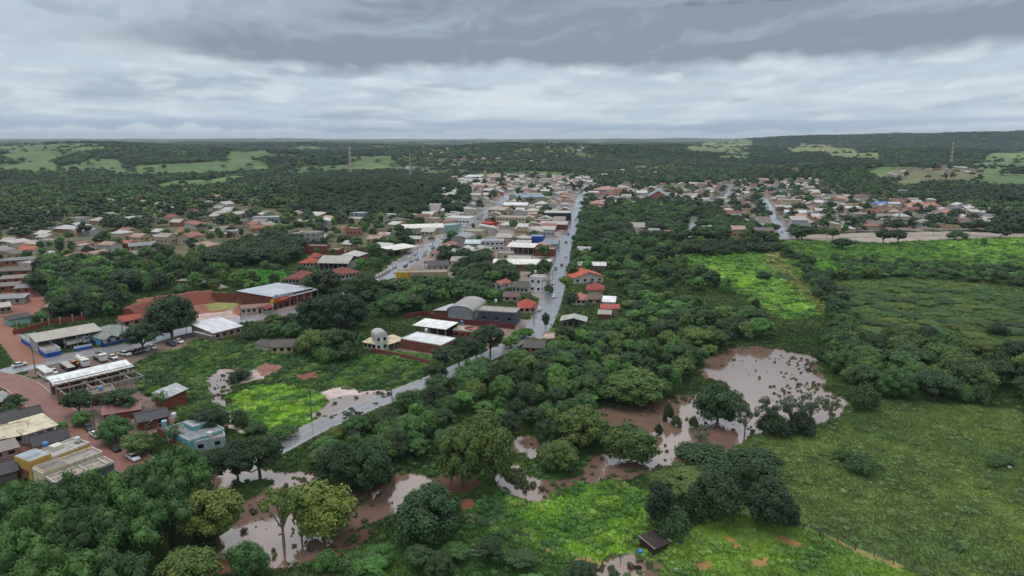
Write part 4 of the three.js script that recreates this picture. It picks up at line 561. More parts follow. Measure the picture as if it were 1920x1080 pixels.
// water tanks on roofs
[[330,814,5.0,'the cyan house','#c9ccd0'],[90,866,4.2,'the mustard ended townhouse','#4f86b8'],[150,856,4.2,'the far end of the mustard ended townhouse','#c4c8ca'],[1004,540,8.3,'the tall narrow white house','#d0d3d4'],[576,450,9.7,'the three storey block','#4f86b8'],[800,640,4.1,'the white roofed workshop','#c9cdd0'],[866,622,3.7,'the pale edged brick store','#4f86b8'],[930,590,6.0,'the dark blue-grey hall','#d3d5d6'],[800,517,5.5,'the tan store','#c6c9cb'],[925,455,7.1,'the balconied villa','#4f86b8'],[192,752,3.7,'the brick hut','#5a8cb8'],[396,838,3.2,'the pale flat annex','#c9ccd0']].forEach(([u, v, h, t, c]) => { const [x, z] = G(u, v), s = S3().geo(new THREE.CylinderGeometry(0.62, 0.55, 1.0, 14).translate(0, 0.6, 0)).geo(new THREE.CylinderGeometry(0.3, 0.64, 0.25, 14).translate(0, 1.22, 0)), o = s.mesh('roof_tank', M('', c, 0.45), scene); S3().box(1.3, 0.12, 1.3, 0, -0.02, 0).mesh('stand', M('concrete', '#9c968e'), o); o.position.set(x, H(x, z) + h - 0.35, z); o.userData = { label: `round water tank on the roof of ${t}`, category: 'water tank' }; });
// ---------------------------------------------------------------- the houses of the town and of the slopes behind it
const FARHOUSES = [];
{
  const rn = rng(77), T = [
    { a: area([742,500, 770,455, 800,430, 800,405, 820,370, 836,342, 880,332, 1018,330, 1105,338, 1100,350, 1090,395, 1075,430, 1056,480, 1045,510, 1000,512, 930,505, 840,502]), p: 0.95, t: 'in the town centre', gx: 12.5, gz: 13.5 },
    { a: area([1104,340, 1210,352, 1300,350, 1320,372, 1210,388, 1150,402, 1088,408, 1094,380]), p: 0.85, gx: 13, gz: 14.5, t: 'right of the straight street' },
    { a: area([1290,352, 1340,345, 1470,336, 1535,340, 1570,372, 1700,378, 1760,385, 1880,400, 1880,424, 1700,432, 1500,440, 1440,440, 1400,425, 1330,390, 1262,378]), p: 0.85, gx: 13, gz: 14.5, t: 'in the right part of town' },
    { a: area([1170,448, 1180,432, 1300,428, 1420,432, 1420,450, 1300,450]), p: 0.5, t: 'along the meadow edge' },
    { a: area([0,520, 0,430, 160,392, 420,372, 560,385, 640,400, 800,408, 820,428, 740,448, 720,480, 640,500, 560,470, 440,462, 330,480, 240,500, 110,500]), p: 0.34, gx: 14, gz: 16, t: 'in the left neighbourhood' },
    { a: area([1120,335, 1180,316, 1300,312, 1310,326, 1240,332]), p: 0.4, t: 'on the slope behind the town' }, { a: area([880,310, 960,285, 1010,267, 1130,266, 1120,290, 1010,308]), p: 0.2, t: 'on the far hill' }, { a: area([750,330, 760,300, 800,269, 900,268, 895,300, 870,322]), p: 0.16, t: 'on the far hill' }, { a: area([1380,328, 1420,318, 1500,314, 1550,320, 1480,332]), p: 0.1, t: 'on the far hill' },
    { a: area([1640,330, 1760,316, 1830,318, 1820,330, 1700,338]), p: 0.5, t: 'on the rise with the tower' }, { a: area([150,375, 230,368, 280,368, 380,362, 380,372, 200,388]), p: 0.35, t: 'in the left neighbourhood' },
  ];
  const ROOFS = [['#9c6b5e', 'tile', 'terracotta'], ['#8c5448', 'tile', 'red'], ['#ad9084', 'tile', 'pale pink'], ['#b5b4b0', 'metal', 'pale grey'], ['#8f8b88', 'fibre', 'grey'], ['#c5c5c1', 'metal', 'white'], ['#6f6866', 'fibre', 'dark'], ['#a5a098', 'concrete', 'beige'], ['#b9b5ae', 'concrete', 'cream'], ['#bfbfbd', 'metal', 'silver']];
  const WALLS = ['#c9c2b6', '#bfae98', '#c4a594', '#b9b9b6', '#c9b28c', '#a87262', '#b4bcbe'];
  const turn = 0.13;
  for (const { a, p, t, gx = 17.5, gz = 21 } of T) for (let x = a.b[0]; x < a.b[1]; x += gx) for (let z = a.b[2]; z < a.b[3]; z += gz) {
    const far = hypot(x, z), qx = x + (rn() - 0.5) * 6, qz = z + (rn() - 0.5) * 7, w = 7.5 + rn() * 6 + (rn() < 0.08 ? 8 : 0), d = 7.5 + rn() * 5.5, h = 3 + rn() * 1.2 + (rn() < 0.14 ? 3 : 0), k = rn(), ri = t.includes('centre') ? [3, 5, 7, 8, 9, 4, 3, 8, 2, 0][floor(rn() * 10)] : floor(rn() * ROOFS.length), ty = ['gable', 'hip', 'gableZ', 'gable', 'flat', 'shed'][floor(rn() * 6)], wi = floor(rn() * WALLS.length), tw = (rn() < 0.5 ? 0 : PI / 2) + (t.includes('left') ? -0.35 : -turn) + (rn() - 0.5) * 0.08;
    if (k > p || !a.has(qx, qz) || blocked(qx, qz, max(w, d) * 0.55)) continue;
    if (far > 1250 && k > p * 0.6) continue;
    claim(qx, qz, w / 2, d / 2, tw); FARHOUSES.push({ x: qx, z: qz, w, d, h, R: ROOFS[ri], ty, wall: WALLS[wi], turn: tw, t, far });
  }
  FARHOUSES.sort((a, b) => a.far - b.far);
  const isTown = (q) => q.t.includes('centre') || q.t.includes('right of'), town = FARHOUSES.filter(isTown), other = FARHOUSES.filter((q) => !isTown(q)), near = [...town.slice(0, 300), ...other.slice(0, 300)], rest = [...town.slice(300), ...other.slice(300)], words = { gable: 'gable', hip: 'hipped', gableZ: 'gable', flat: 'flat', shed: 'sloping' };
  near.forEach((q) => { const [u, v] = seen(q.x, q.h, q.z); q.u = u; q.v = v; const g = group(isTown(q) ? 'town_building' : 'house', '', isTown(q) ? 'building' : 'house', q.x, q.z, q.turn); q.g = g; fill(g, q.w, q.d, q.h, { roof: q.ty, rc: q.R[0], grain: q.R[1], wall: q.wall, rise: min(q.w, q.d) * 0.2, win: q.far < 620 ? [3, 1] : [0, 0], over: 0.6 });
    q.what = `${isTown(q) ? 'building' : 'house'} with ${q.R[2]} ${words[q.ty]} roof`; });
  FARHOUSES.near = near;
  // the rest of the far roofs are only specks
  const w = S3(), parts = { wall: S3() }; ROOFS.forEach((r, i) => parts[i] = S3());
  const put = (src, q, dst) => { const c = cos(q.turn), s = sin(q.turn), y = H(q.x, q.z), P = src.p; for (let i = 0; i < P.length; i += 3) dst.p.push(P[i] * c + P[i + 2] * s + q.x, P[i + 1] + y, -P[i] * s + P[i + 2] * c + q.z); dst.t.push(...src.t); };
  for (const q of rest) { const [r, e] = roofOver(q.w, q.d, q.h, q.ty === 'flat' ? 'shed' : q.ty, min(q.w, q.d) * 0.2, 0.6), b = S3().box(q.w, q.h + 0.4, q.d, 0, -0.4, 0); put(b, q, parts.wall); put(e, q, parts.wall); put(r, q, parts[ROOFS.indexOf(q.R)]); }
  if (rest.length) { const g = group('distant_houses', 'scattered specks of far houses on the slopes behind the town', 'houses', 0, -1400, 0, undefined, 0); g.position.set(0, 0, 0); g.userData.kind = 'stuff'; parts.wall.mesh('walls', M('plaster', '#c3b8aa'), g).userData.kind = 'stuff'; ROOFS.forEach((r, i) => parts[i].p.length && (parts[i].mesh('roofs', M(r[1], r[0], 0.8), g).userData.kind = 'stuff')); }
  console.log('houses', near.length, rest.length);
}
const FARCARS = [];
// ---------------------------------------------------------------- vehicles, poles, masts, yard things
const TYRE = new THREE.MeshStandardMaterial({ color: 0x17171a, roughness: 0.9 }), LAMP = new THREE.MeshStandardMaterial({ color: 0xd9dde0, roughness: 0.15 }), TAIL = new THREE.MeshStandardMaterial({ color: 0x7c1414, roughness: 0.3 }), STEEL = M('concrete', '#8c8f92', 0.45), paintM = (c) => M('', c, 0.28);
const side = (pts, w, bev = 0.05) => { const s = new THREE.Shape(); pts.forEach(([x, y], i) => i ? s.lineTo(x, y) : s.moveTo(x, y)); return new THREE.ExtrudeGeometry(s, { depth: w - 2 * bev, bevelEnabled: true, bevelThickness: bev, bevelSize: bev, bevelSegments: 2, steps: 1 }).translate(0, 0, -w / 2 + bev); };
const add = (g, name, geo, m) => { const o = new THREE.Mesh(geo, m); o.name = name; g.add(o); return o; };
const wheelGeo = (r, w) => new THREE.CylinderGeometry(r, r, w, 14).rotateX(PI / 2);
const wheels = (g, xs, z, r, w = 0.24) => { for (const x of xs) for (const s of [-1, 1]) { const k = add(g, 'wheel', wheelGeo(r, w), TYRE); k.position.set(x, r, s * z); if (RIMS) add(k, 'rim', new THREE.CylinderGeometry(r * 0.6, r * 0.6, w + 0.03, 10).rotateX(PI / 2), STEEL); } };
let RIMS = true;
const CARS = {
  sedan(g, c) { add(g, 'body', side([[-2.1, 0.35], [2.1, 0.35], [2.14, 0.62], [2.0, 0.78], [1.15, 0.9], [-1.6, 0.95], [-2.1, 0.9]], 1.72), paintM(c)); add(g, 'windows', side([[1.1, 0.88], [0.45, 1.36], [-0.95, 1.38], [-1.75, 0.92]], 1.46, 0.08), GLASS); add(g, 'roof', side([[0.42, 1.36], [0.4, 1.44], [-0.9, 1.45], [-1.0, 1.37]], 1.36, 0.03), paintM(c)); wheels(g, [1.3, -1.3], 0.76, 0.31); for (const s of [-1, 1]) { add(g, 'headlight', new THREE.BoxGeometry(0.1, 0.14, 0.34).translate(2.12, 0.66, s * 0.6), LAMP); add(g, 'taillight', new THREE.BoxGeometry(0.08, 0.16, 0.3).translate(-2.13, 0.76, s * 0.62), TAIL); } },
  pickup(g, c) { add(g, 'body', side([[-2.6, 0.5], [2.55, 0.45], [2.6, 0.75], [2.45, 0.98], [1.5, 1.08], [-2.6, 1.08]], 1.82), paintM(c)); add(g, 'windows', side([[1.4, 1.06], [0.75, 1.62], [-0.65, 1.64], [-0.85, 1.06]], 1.55, 0.08), GLASS); add(g, 'roof', side([[0.75, 1.62], [0.7, 1.72], [-0.6, 1.73], [-0.68, 1.64]], 1.46, 0.03), paintM(c)); add(g, 'cargo_bed', new THREE.BoxGeometry(1.6, 0.06, 1.5).translate(-1.75, 1.15, 0), TYRE); wheels(g, [1.65, -1.6], 0.8, 0.38, 0.28); for (const s of [-1, 1]) { add(g, 'headlight', new THREE.BoxGeometry(0.1, 0.18, 0.36).translate(2.6, 0.8, s * 0.66), LAMP); add(g, 'taillight', new THREE.BoxGeometry(0.08, 0.3, 0.2).translate(-2.66, 0.85, s * 0.8), TAIL); } },
  dump(g, c) { add(g, 'chassis', new THREE.BoxGeometry(7.6, 0.3, 0.9).translate(-0.4, 0.95, 0), TYRE); add(g, 'cab', side([[1.7, 0.7], [3.6, 0.7], [3.62, 1.9], [3.3, 2.75], [1.7, 2.8]], 2.4), paintM(c)); add(g, 'windscreen', new THREE.BoxGeometry(0.1, 0.75, 2.1).rotateZ(-0.32).translate(3.5, 2.2, 0), GLASS); for (const s of [-1, 1]) add(g, 'side_window', new THREE.BoxGeometry(1.0, 0.65, 0.06).translate(2.6, 2.2, s * 1.2), GLASS);
    const b = S3().box(5.4, 0.15, 2.4, -1.5, 1.2, 0).box(5.4, 1.1, 0.1, -1.5, 1.35, 1.2).box(5.4, 1.1, 0.1, -1.5, 1.35, -1.2).box(0.1, 1.3, 2.3, 1.15, 1.35, 0).box(0.1, 1.0, 2.3, -4.15, 1.35, 0); b.mesh('tipper_bed', paintM('#c8c4bc'), g); S3().box(5.0, 0.5, 2.1, -1.5, 1.4, 0).mesh('load', M('soil', '#2f2a28'), g); wheels(g, [2.6, -1.8, -3.1], 1.05, 0.52, 0.36); for (const s of [-1, 1]) add(g, 'headlight', new THREE.BoxGeometry(0.1, 0.2, 0.35).translate(3.66, 1.05, s * 0.9), LAMP); },
  tanker(g, c) { add(g, 'chassis', new THREE.BoxGeometry(8.4, 0.3, 0.9).translate(-0.6, 0.95, 0), TYRE); add(g, 'cab', side([[2.0, 0.7], [3.9, 0.7], [3.92, 1.9], [3.6, 2.75], [2.0, 2.8]], 2.4), paintM('#d8d9d8')); add(g, 'windscreen', new THREE.BoxGeometry(0.1, 0.75, 2.1).rotateZ(-0.32).translate(3.8, 2.2, 0), GLASS); add(g, 'tank', new THREE.CapsuleGeometry(1.15, 4.4, 6, 16).rotateZ(PI / 2).scale(1, 0.9, 1).translate(-1.6, 2.2, 0), paintM(c)); add(g, 'walkway', new THREE.BoxGeometry(4.6, 0.06, 0.6).translate(-1.6, 3.28, 0), STEEL); wheels(g, [2.9, -2.2, -3.5], 1.05, 0.52, 0.36); },
  bus(g, c) { add(g, 'body', side([[-4.6, 0.5], [4.6, 0.5], [4.7, 1.4], [4.5, 2.9], [-4.6, 2.95]], 2.4, 0.12), paintM(c)); for (const s of [-1, 1]) for (let i = 0; i < 6; i++) add(g, 'window', new THREE.BoxGeometry(1.1, 0.7, 0.06).translate(-3.7 + i * 1.4, 2.1, s * 1.2), GLASS); add(g, 'windscreen', new THREE.BoxGeometry(0.08, 1.0, 2.0).translate(4.68, 2.0, 0), GLASS); for (let i = 0; i < 3; i++) add(g, 'roof_hatch', new THREE.BoxGeometry(0.8, 0.08, 0.8).translate(-3 + i * 2.9, 3.0, 0), STEEL); wheels(g, [3.0, -2.8], 1.05, 0.5, 0.34); },
  trailer(g, c) { add(g, 'body', side([[-4.4, 1.0], [4.4, 1.0], [4.4, 1.6], [-4.4, 1.6]], 2.4, 0.04), paintM('#2c2d30')); for (let i = 0; i < 7; i++) add(g, 'deck_panel', new THREE.BoxGeometry(1.18, 0.12, 2.2).translate(-3.72 + i * 1.24, 1.72, 0), M('metal', c, 0.5)); wheels(g, [-2.4, -3.6, 3.2], 1.05, 0.5, 0.34); },
  tractor(g, c) { add(g, 'hood', new THREE.BoxGeometry(1.6, 0.8, 0.8).translate(0.8, 1.1, 0), paintM(c)); add(g, 'cab', new THREE.BoxGeometry(1.1, 1.2, 1.1).translate(-0.5, 1.9, 0), GLASS); add(g, 'roof', new THREE.BoxGeometry(1.3, 0.12, 1.3).translate(-0.5, 2.55, 0), paintM(c)); for (const s of [-1, 1]) { add(g, 'wheel', wheelGeo(0.75, 0.4).translate(-0.6, 0.75, s * 0.85), TYRE); add(g, 'wheel', wheelGeo(0.45, 0.28).translate(1.2, 0.45, s * 0.7), TYRE); } },
};
const catOf = { sedan: 'car', pickup: 'pickup', dump: 'truck', tanker: 'truck', bus: 'bus', trailer: 'trailer', tractor: 'tractor' }, nameOf = { sedan: 'car', pickup: 'pickup_truck', dump: 'dump_truck', tanker: 'tanker_truck', bus: 'bus', trailer: 'trailer', tractor: 'tractor' };
function vehicle(kind, color, u, v, du, dv, label, lift = 0.1) { const [x, z] = G(u, v), [x2, z2] = G(u + du, v + dv), g = group(nameOf[kind], label, catOf[kind], x, z, atan2(-(z2 - z), x2 - x), undefined, (hypot(x, z) < 520 ? 0.14 : H(x, z)) + lift); CARS[kind](g, color); claim(x, z, 2, 1.5, 0); return g; }
[['sedan','#d5d8da',37,687,6,-1.4,'white car driving on the avenue near the left edge'],['bus','#d3d3cf',86,708,6,4,'white bus parked behind the leafy bush by the white roofed frame'],['sedan','#c8622c',82,700,4,-2,'orange car parked behind the white bus'],['pickup','#d0d2d2',100,701,3,3,'white pickup parked between the orange car and the trailer'],['trailer','#c9c6c0',128,693,6,4,'low flat trailer with pale deck beside the avenue'],['tractor','#c07a2a',142,690,3,-1,'small orange tractor between the trailer and the tanker'],['tanker','#d9d8d2',156,685,5,4,'white tanker truck parked beside the avenue'],
 ['dump','#d6d8d6',189,676,5,3,'white dump truck with dark load beside the avenue'],['sedan','#d4d6d6',212,673,5,2,'white car just right of the dump truck'],['pickup','#d4d6d6',234,667,6,1,'white pickup parked with three dark cars beyond it'],['sedan','#26282c',250,664,5,1,'black car right of the parked white pickup'],['sedan','#33363c',260,661,5,1,'dark grey car under the roadside tree'],['sedan','#a9adb0',271,658,5,1,'silver car beside the trunk of the roadside tree'],['sedan','#d6d7d8',285,654,5,1.5,'white car right of the roadside tree'],['sedan','#3d4654',321,648,5,1,'blue-grey car by the weeds below the big dark tree'],['sedan','#dcdcda',336,643,5,1.5,'white car furthest right by the weeds below the big dark tree'],
 ['sedan','#d9dbdc',180,819,6,4,'white hatchback with dark glass parked on the paver street kerb'],['sedan','#23262b',216,844,6,4,'black car parked at the lower end of the paver street'],['sedan','#c9cccf',250,862,6,4,'white car at the bottom of the paver street by the bamboo'],['sedan','#2b3036',167,806,6,4,'dark car half hidden beside the round bush on the paver street'],['sedan','#cfd1d3',37,757,4,3,'white car beside the dark tree left of the paver street'],
 ['sedan','#d4d5d6',468,586,6,-1,'white car in front of the low whitewashed shop'],['sedan','#1d2026',1055,523,1,-3,'black car driving on the straight street'],['pickup','#d0d2d4',1042,505,1,-3,'white pickup parked left on the straight street'],['sedan','#c4c6c8',1062,507,1,-3,'pale car parked right of the black car on the straight street'],['sedan','#d2d4d4',1012,582,1,-3,'white car outside the orange-red hipped house'],['sedan','#cfd1d1',1061,482,1,-3,'white car far up the straight street'],['dump','#d8dadb',146,648,4,-1,'white truck parked behind the low garage wall'],
 ['sedan','#ced0d2',27,567,5,-1,'white car beside the terraces at the left edge'],['sedan','#c9ccd0',200,466,5,0,'white car next to the salmon walled house'],['sedan','#d4d6d8',772,490,5,-3,'white car on the avenue by the forecourt canopy'],['sedan','#8d9298',782,487,5,-3,'grey car on the avenue by the forecourt canopy'],['pickup','#d4d6d8',796,480,5,-3,'white pickup on the avenue above the forecourt canopy'],['sedan','#23262b',760,500,5,-3,'black car on the avenue below the forecourt canopy'],['sedan','#d4d6d8',742,512,5,-3,'white car on the avenue left of the yellow shop'],['sedan','#33363c',812,466,5,-3,'dark car on the avenue beside the vaulted store'],['sedan','#d4d6d8',838,450,5,-3,'white car on the avenue beside the teal shop'],['sedan','#c4c8cc',710,528,5,-3,'pale car where the avenue bends below the school'],['bus','#d9dbdc',660,552,5,-2,'white bus on the avenue below the round dark tree']]
  .forEach((a) => vehicle(...a));
// utility poles
[[67,700,'corner of the avenue and the paver street'],[349,616,'avenue below the earth yard'],[585,790,'bright grass oval'],[178,803,'kerb opposite the cream roofs'],[279,852,'garden trees beside the cyan house'],[1001,610,'foot of the straight street'],[735,748,'flooded verge of the highway'],[1036,540,'tall narrow white house'],[1068,500,'brown and white sheet roofed store'],[452,600,'low whitewashed shop'],[520,590,'orange shop sign'],[232,642,'garage office'],[642,566,'grove right of the open bays'],[1446,452,'foot of the climbing street'],[1550,446,'sandy road near its left end'],[1750,442,'sandy road near its right end']].forEach(([u, v, t]) => { const [x, z] = G(u, v), g = group('utility_pole', 'slim utility pole by the ' + t, 'utility pole', x, z, hash(u, v) * 3);
  S3().bar([0, -0.5, 0], [0, 9.2, 0], 0.17, 8, 0.12).mesh('post', M('concrete', '#6f6a64'), g); S3().box(1.9, 0.14, 0.12, 0, 8.6, 0).mesh('crossarm', M('concrete', '#5f5a54'), g); for (const s of [-0.8, 0, 0.8]) S3().box(0.09, 0.2, 0.09, s, 8.74, 0).mesh('insulator', STEEL, g); S3().box(0.3, 0.12, 0.6, 0, 8.0, 1.7).mesh('lamp_head', STEEL, S3().bar([0, 7.4, 0.1], [0, 8.0, 1.5], 0.05, 5).mesh('lamp_arm', STEEL, g)); });
// lattice masts
function mast(label, u, v, top, w0, c1, c2) { const [x, z] = G(u, v), f = seen(x, H(x, z), z)[2], h = (v - top) * f / FOCAL * 1.0, g = group('radio_mast', label, 'mast', x, z, 0.4), n = 12;
  for (let i = 0; i < n; i++) { const a = i / n, b = (i + 1) / n, ra = lerp(w0, w0 * 0.35, a), rb = lerp(w0, w0 * 0.35, b), s = S3(), q = [[1, 1], [-1, 1], [-1, -1], [1, -1]]; for (let k = 0; k < 4; k++) { const [p, r] = q[k], [p2, r2] = q[(k + 1) % 4]; s.bar([p * ra, a * h, r * ra], [p * rb, b * h, r * rb], 0.45, 4); s.bar([p * ra, a * h, r * ra], [p2 * rb, b * h, r2 * rb], 0.2, 4); s.bar([p2 * ra, a * h, r2 * ra], [p * rb, b * h, r * rb], 0.2, 4); } s.mesh('lattice_section', M('', i % 2 ? c2 : c1, 0.6), g); }
  for (let k = 0; k < 3; k++) S3().box(0.5, 2.6, 0.3, cos(k * 2.1) * w0 * 0.7, h * 0.92, sin(k * 2.1) * w0 * 0.7).mesh('antenna', M('', '#c4c8ca', 0.5), g); S3().bar([0, h, 0], [0, h + 4, 0], 0.1, 5).mesh('lightning_rod', STEEL, g); return g; }
mast('tall red and white lattice mast on the wooded hill', 658, 334, 276, 2.6, '#b9a49c', '#c9cbc9'); mast('thin grey lattice mast left of the town', 770, 338, 288, 1.7, '#9aa09c', '#aeb4b0'); mast('red and white lattice mast on the rise at right', 1782, 314, 268, 2.4, '#b08d84', '#c6c4c0');
{ const [x, z] = G(1683, 430), g = group('floodlight_mast', 'floodlight mast with a bank of lamps above the right houses', 'mast', x, z, 0.3); S3().bar([0, -0.5, 0], [0, 34, 0], 0.55, 8, 0.28).mesh('pole', STEEL, g); S3().box(9, 0.4, 0.4, 0, 33.5, 0).mesh('crossbar', STEEL, g); for (let i = 0; i < 6; i++) S3().box(1.1, 1.1, 0.6, -4 + i * 1.6, 32.6, 0.4).mesh('lamp_housing', M('', '#b9bdc0', 0.4), g); }
// paddock corner: shed, drums, fences
{ const f = frameOf([1226,1042], [1254,1029], 3.6), g = group('black_shed', 'small black roofed animal shed in the paddock corner', 'shed', f.x, f.z, f.turn); claim(f.x, f.z, f.w / 2, 1.8, f.turn); const w = f.w, d = M('soil', '#4a3d36');
  for (const sx of [-1, 1]) for (const sz of [-1, 1]) S3().box(0.14, 1.6, 0.14, sx * (w / 2 - 0.1), -0.1, sz * 1.7).mesh('post', d, g); for (let i = 0; i < 3; i++) S3().box(w, 0.16, 0.05, 0, 0.25 + i * 0.45, 1.8).mesh('rail', d, g); S3().box(w - 0.3, 1.4, 0.06, 0, 0, -1.7).mesh('back_wall', d, g); for (const s of [-1, 1]) S3().box(0.06, 1.1, 3.2, s * (w / 2 - 0.05), 0.1, 0).mesh('side_wall', d, g);
  S3().slab([[-w / 2 - 0.4, 1.55, 2.2], [w / 2 + 0.4, 1.55, 2.2], [w / 2 + 0.4, 2.0, -2.2], [-w / 2 - 0.4, 2.0, -2.2]], 0.08).mesh('roof', M('fibre', '#3b3030'), g); for (const s of [-1, 1]) { const m = S3().box(0.16, 0.08, 4.4, 0, 0, 0).mesh('roof_batten', M('concrete', '#b0a294'), g); m.position.set(s * (w / 2 + 0.2), 1.83, 0); m.rotation.x = 0.1; } }
const small = (name, label, cat, u, v, s, m, y = 0) => { const [x, z] = G(u, v), o = s.mesh(name, m, scene); o.position.set(x, H(x, z) + y, z); o.userData = { label, category: cat }; return o; };
small('blue_drum', 'bright blue drum beside the black shed', 'drum', 1200, 1040, S3().geo(new THREE.CylinderGeometry(0.45, 0.45, 0.95, 14).translate(0, 0.45, 0)).geo(new THREE.TorusGeometry(0.46, 0.03, 6, 14).rotateX(PI / 2).translate(0, 0.62, 0)), M('', '#2f86d0', 0.4));
small('blue_bucket', 'dark blue bucket right of the black shed', 'bucket', 1276, 1020, S3().geo(new THREE.CylinderGeometry(0.34, 0.26, 0.5, 12).translate(0, 0.25, 0)), M('', '#24529a', 0.5));
small('pale_bucket', 'pale blue bucket lying in the lower paddock', 'bucket', 1268, 1070, S3().geo(new THREE.CylinderGeometry(0.3, 0.24, 0.5, 12).rotateZ(1.2).translate(0, 0.25, 0)), M('', '#8fb4cc', 0.5));
small('feed_trough', 'dark feed trough on the wet ground below the black shed', 'trough', 1197, 1068, S3().box(1.2, 0.1, 0.5, 0, 0.3, 0).box(1.2, 0.35, 0.06, 0, 0.3, 0.25).box(1.2, 0.35, 0.06, 0, 0.3, -0.25).box(0.08, 0.4, 0.5, 0.55, 0, 0).box(0.08, 0.4, 0.5, -0.55, 0, 0), M('soil', '#3a3a3c'));
small('white_sack', 'lone white sack lying in the rough pasture', 'sack', 1892, 878, S3().geo(new THREE.SphereGeometry(0.55, 10, 8).scale(1, 0.6, 0.7).translate(0, 0.25, 0)), M('plaster', '#d5d2cc'));
function fence(label, pts) { const P = resample(W2(pts), 3.2), c = P[0], g = group('wire_fence', label, 'fence', c[0], c[1], 0); P.forEach(([x, z], i) => { const y = H(x, z) - g.position.y; const p = S3().bar([0, -0.3, 0], [0, 1.35 + hash(i, 5) * 0.2, 0], 0.1, 6, 0.08).mesh('post', BARKF, g); p.position.set(x - c[0], y, z - c[1]); });
  for (const hgt of [0.5, 0.9, 1.25]) { const s = S3(); for (let i = 0; i + 1 < P.length; i++) s.bar([P[i][0] - c[0], hgt, P[i][1] - c[1]], [P[i + 1][0] - c[0], hgt, P[i + 1][1] - c[1]], 0.02, 3); s.mesh('wire', STEEL, g); } }
const BARKF = M('soil', '#5a4c40', 0.9);
fence('post and wire fence along the lower side of the bright paddock', [868,972, 920,990, 1000,1018, 1070,1046, 1128,1066]); fence('post and wire fence beside the black shed', [1130,1064, 1165,1052, 1196,1040]); fence('post and wire fence along the upper side of the corner paddock', [1350,966, 1420,972, 1500,992, 1600,1030, 1700,1068, 1750,1088]);
{ const [x, z] = G(905, 1050), g = group('pipe_frame', 'pale pipe goal frame in the lower scrub', 'frame', x, z, -0.3); for (let i = 0; i < 3; i++) { S3().bar([-3 + i * 3, 0, 0], [-3 + i * 3, 1.6, 0], 0.06, 6).mesh('post', M('concrete', '#b9bcbc'), g); } S3().bar([-3, 1.6, 0], [3, 1.6, 0], 0.06, 6).mesh('rail', M('concrete', '#b9bcbc'), g); S3().bar([-3, 0.8, 0], [3, 0.8, 0], 0.05, 6).mesh('rail', M('concrete', '#b9bcbc'), g); }

// traffic and parked cars in the far streets
{ const proto = new THREE.Group(), rn = rng(19), made = []; RIMS = false; CARS.sedan(proto, '#d4d6d8'); const tones = [['white', '#d9dbdc'], ['silver', '#a4a9ae'], ['black', '#202328'], ['red', '#8e2a26'], ['dark grey', '#44484e']];
  const put = (u, v, du, dv, where) => { const [x, z] = G(u, v), [x2, z2] = G(u + du, v + dv), [w, c] = tones[floor(rn() * 5 * rn())], g = proto.clone(); g.traverse((m) => { if (m.name === 'body' || m.name === 'roof') m.material = paintM(c); }); g.name = numbered('car'); g.position.set(x, (hypot(x, z) < 520 ? 0.26 : H(x, z) + 0.3), z); g.rotation.y = atan2(-(z2 - z), x2 - x) + (rn() < 0.5 ? PI : 0); g.userData = { category: 'car' }; scene.add(g); made.push({ g, u, text: `small ${w} car ${where}` }); };
  for (let i = 0; i < 34; i++) { const t = i / 34, P = [[716,520],[745,503],[790,474],[840,445],[880,420],[920,394],[960,366],[990,351]], k = t * 6.99, j = floor(k), f = k - j, u = lerp(P[j][0], P[j + 1][0], f), v = lerp(P[j][1], P[j + 1][1], f), s = (rn() < 0.5 ? -1 : 1) * (1.5 + 5 * (v - 340) / 180); if (rn() < 0.8) put(u + s, v, 5, -3, 'on the broad town avenue'); }
  [[1041,532],[1050,498],[1064,455],[1078,412],[1087,380],[1094,360],[1068,440],[1034,558]].forEach(([u, v], i) => put(u + (i % 2 ? 4 : -4) * (v - 330) / 200, v, 1, -3, 'far up the long straight street')); [[1466,436],[1452,412],[1440,390]].forEach(([u, v]) => put(u, v, -2, -4, 'on the climbing side street'));
  made.forEach((q) => FARCARS.push(q)); }
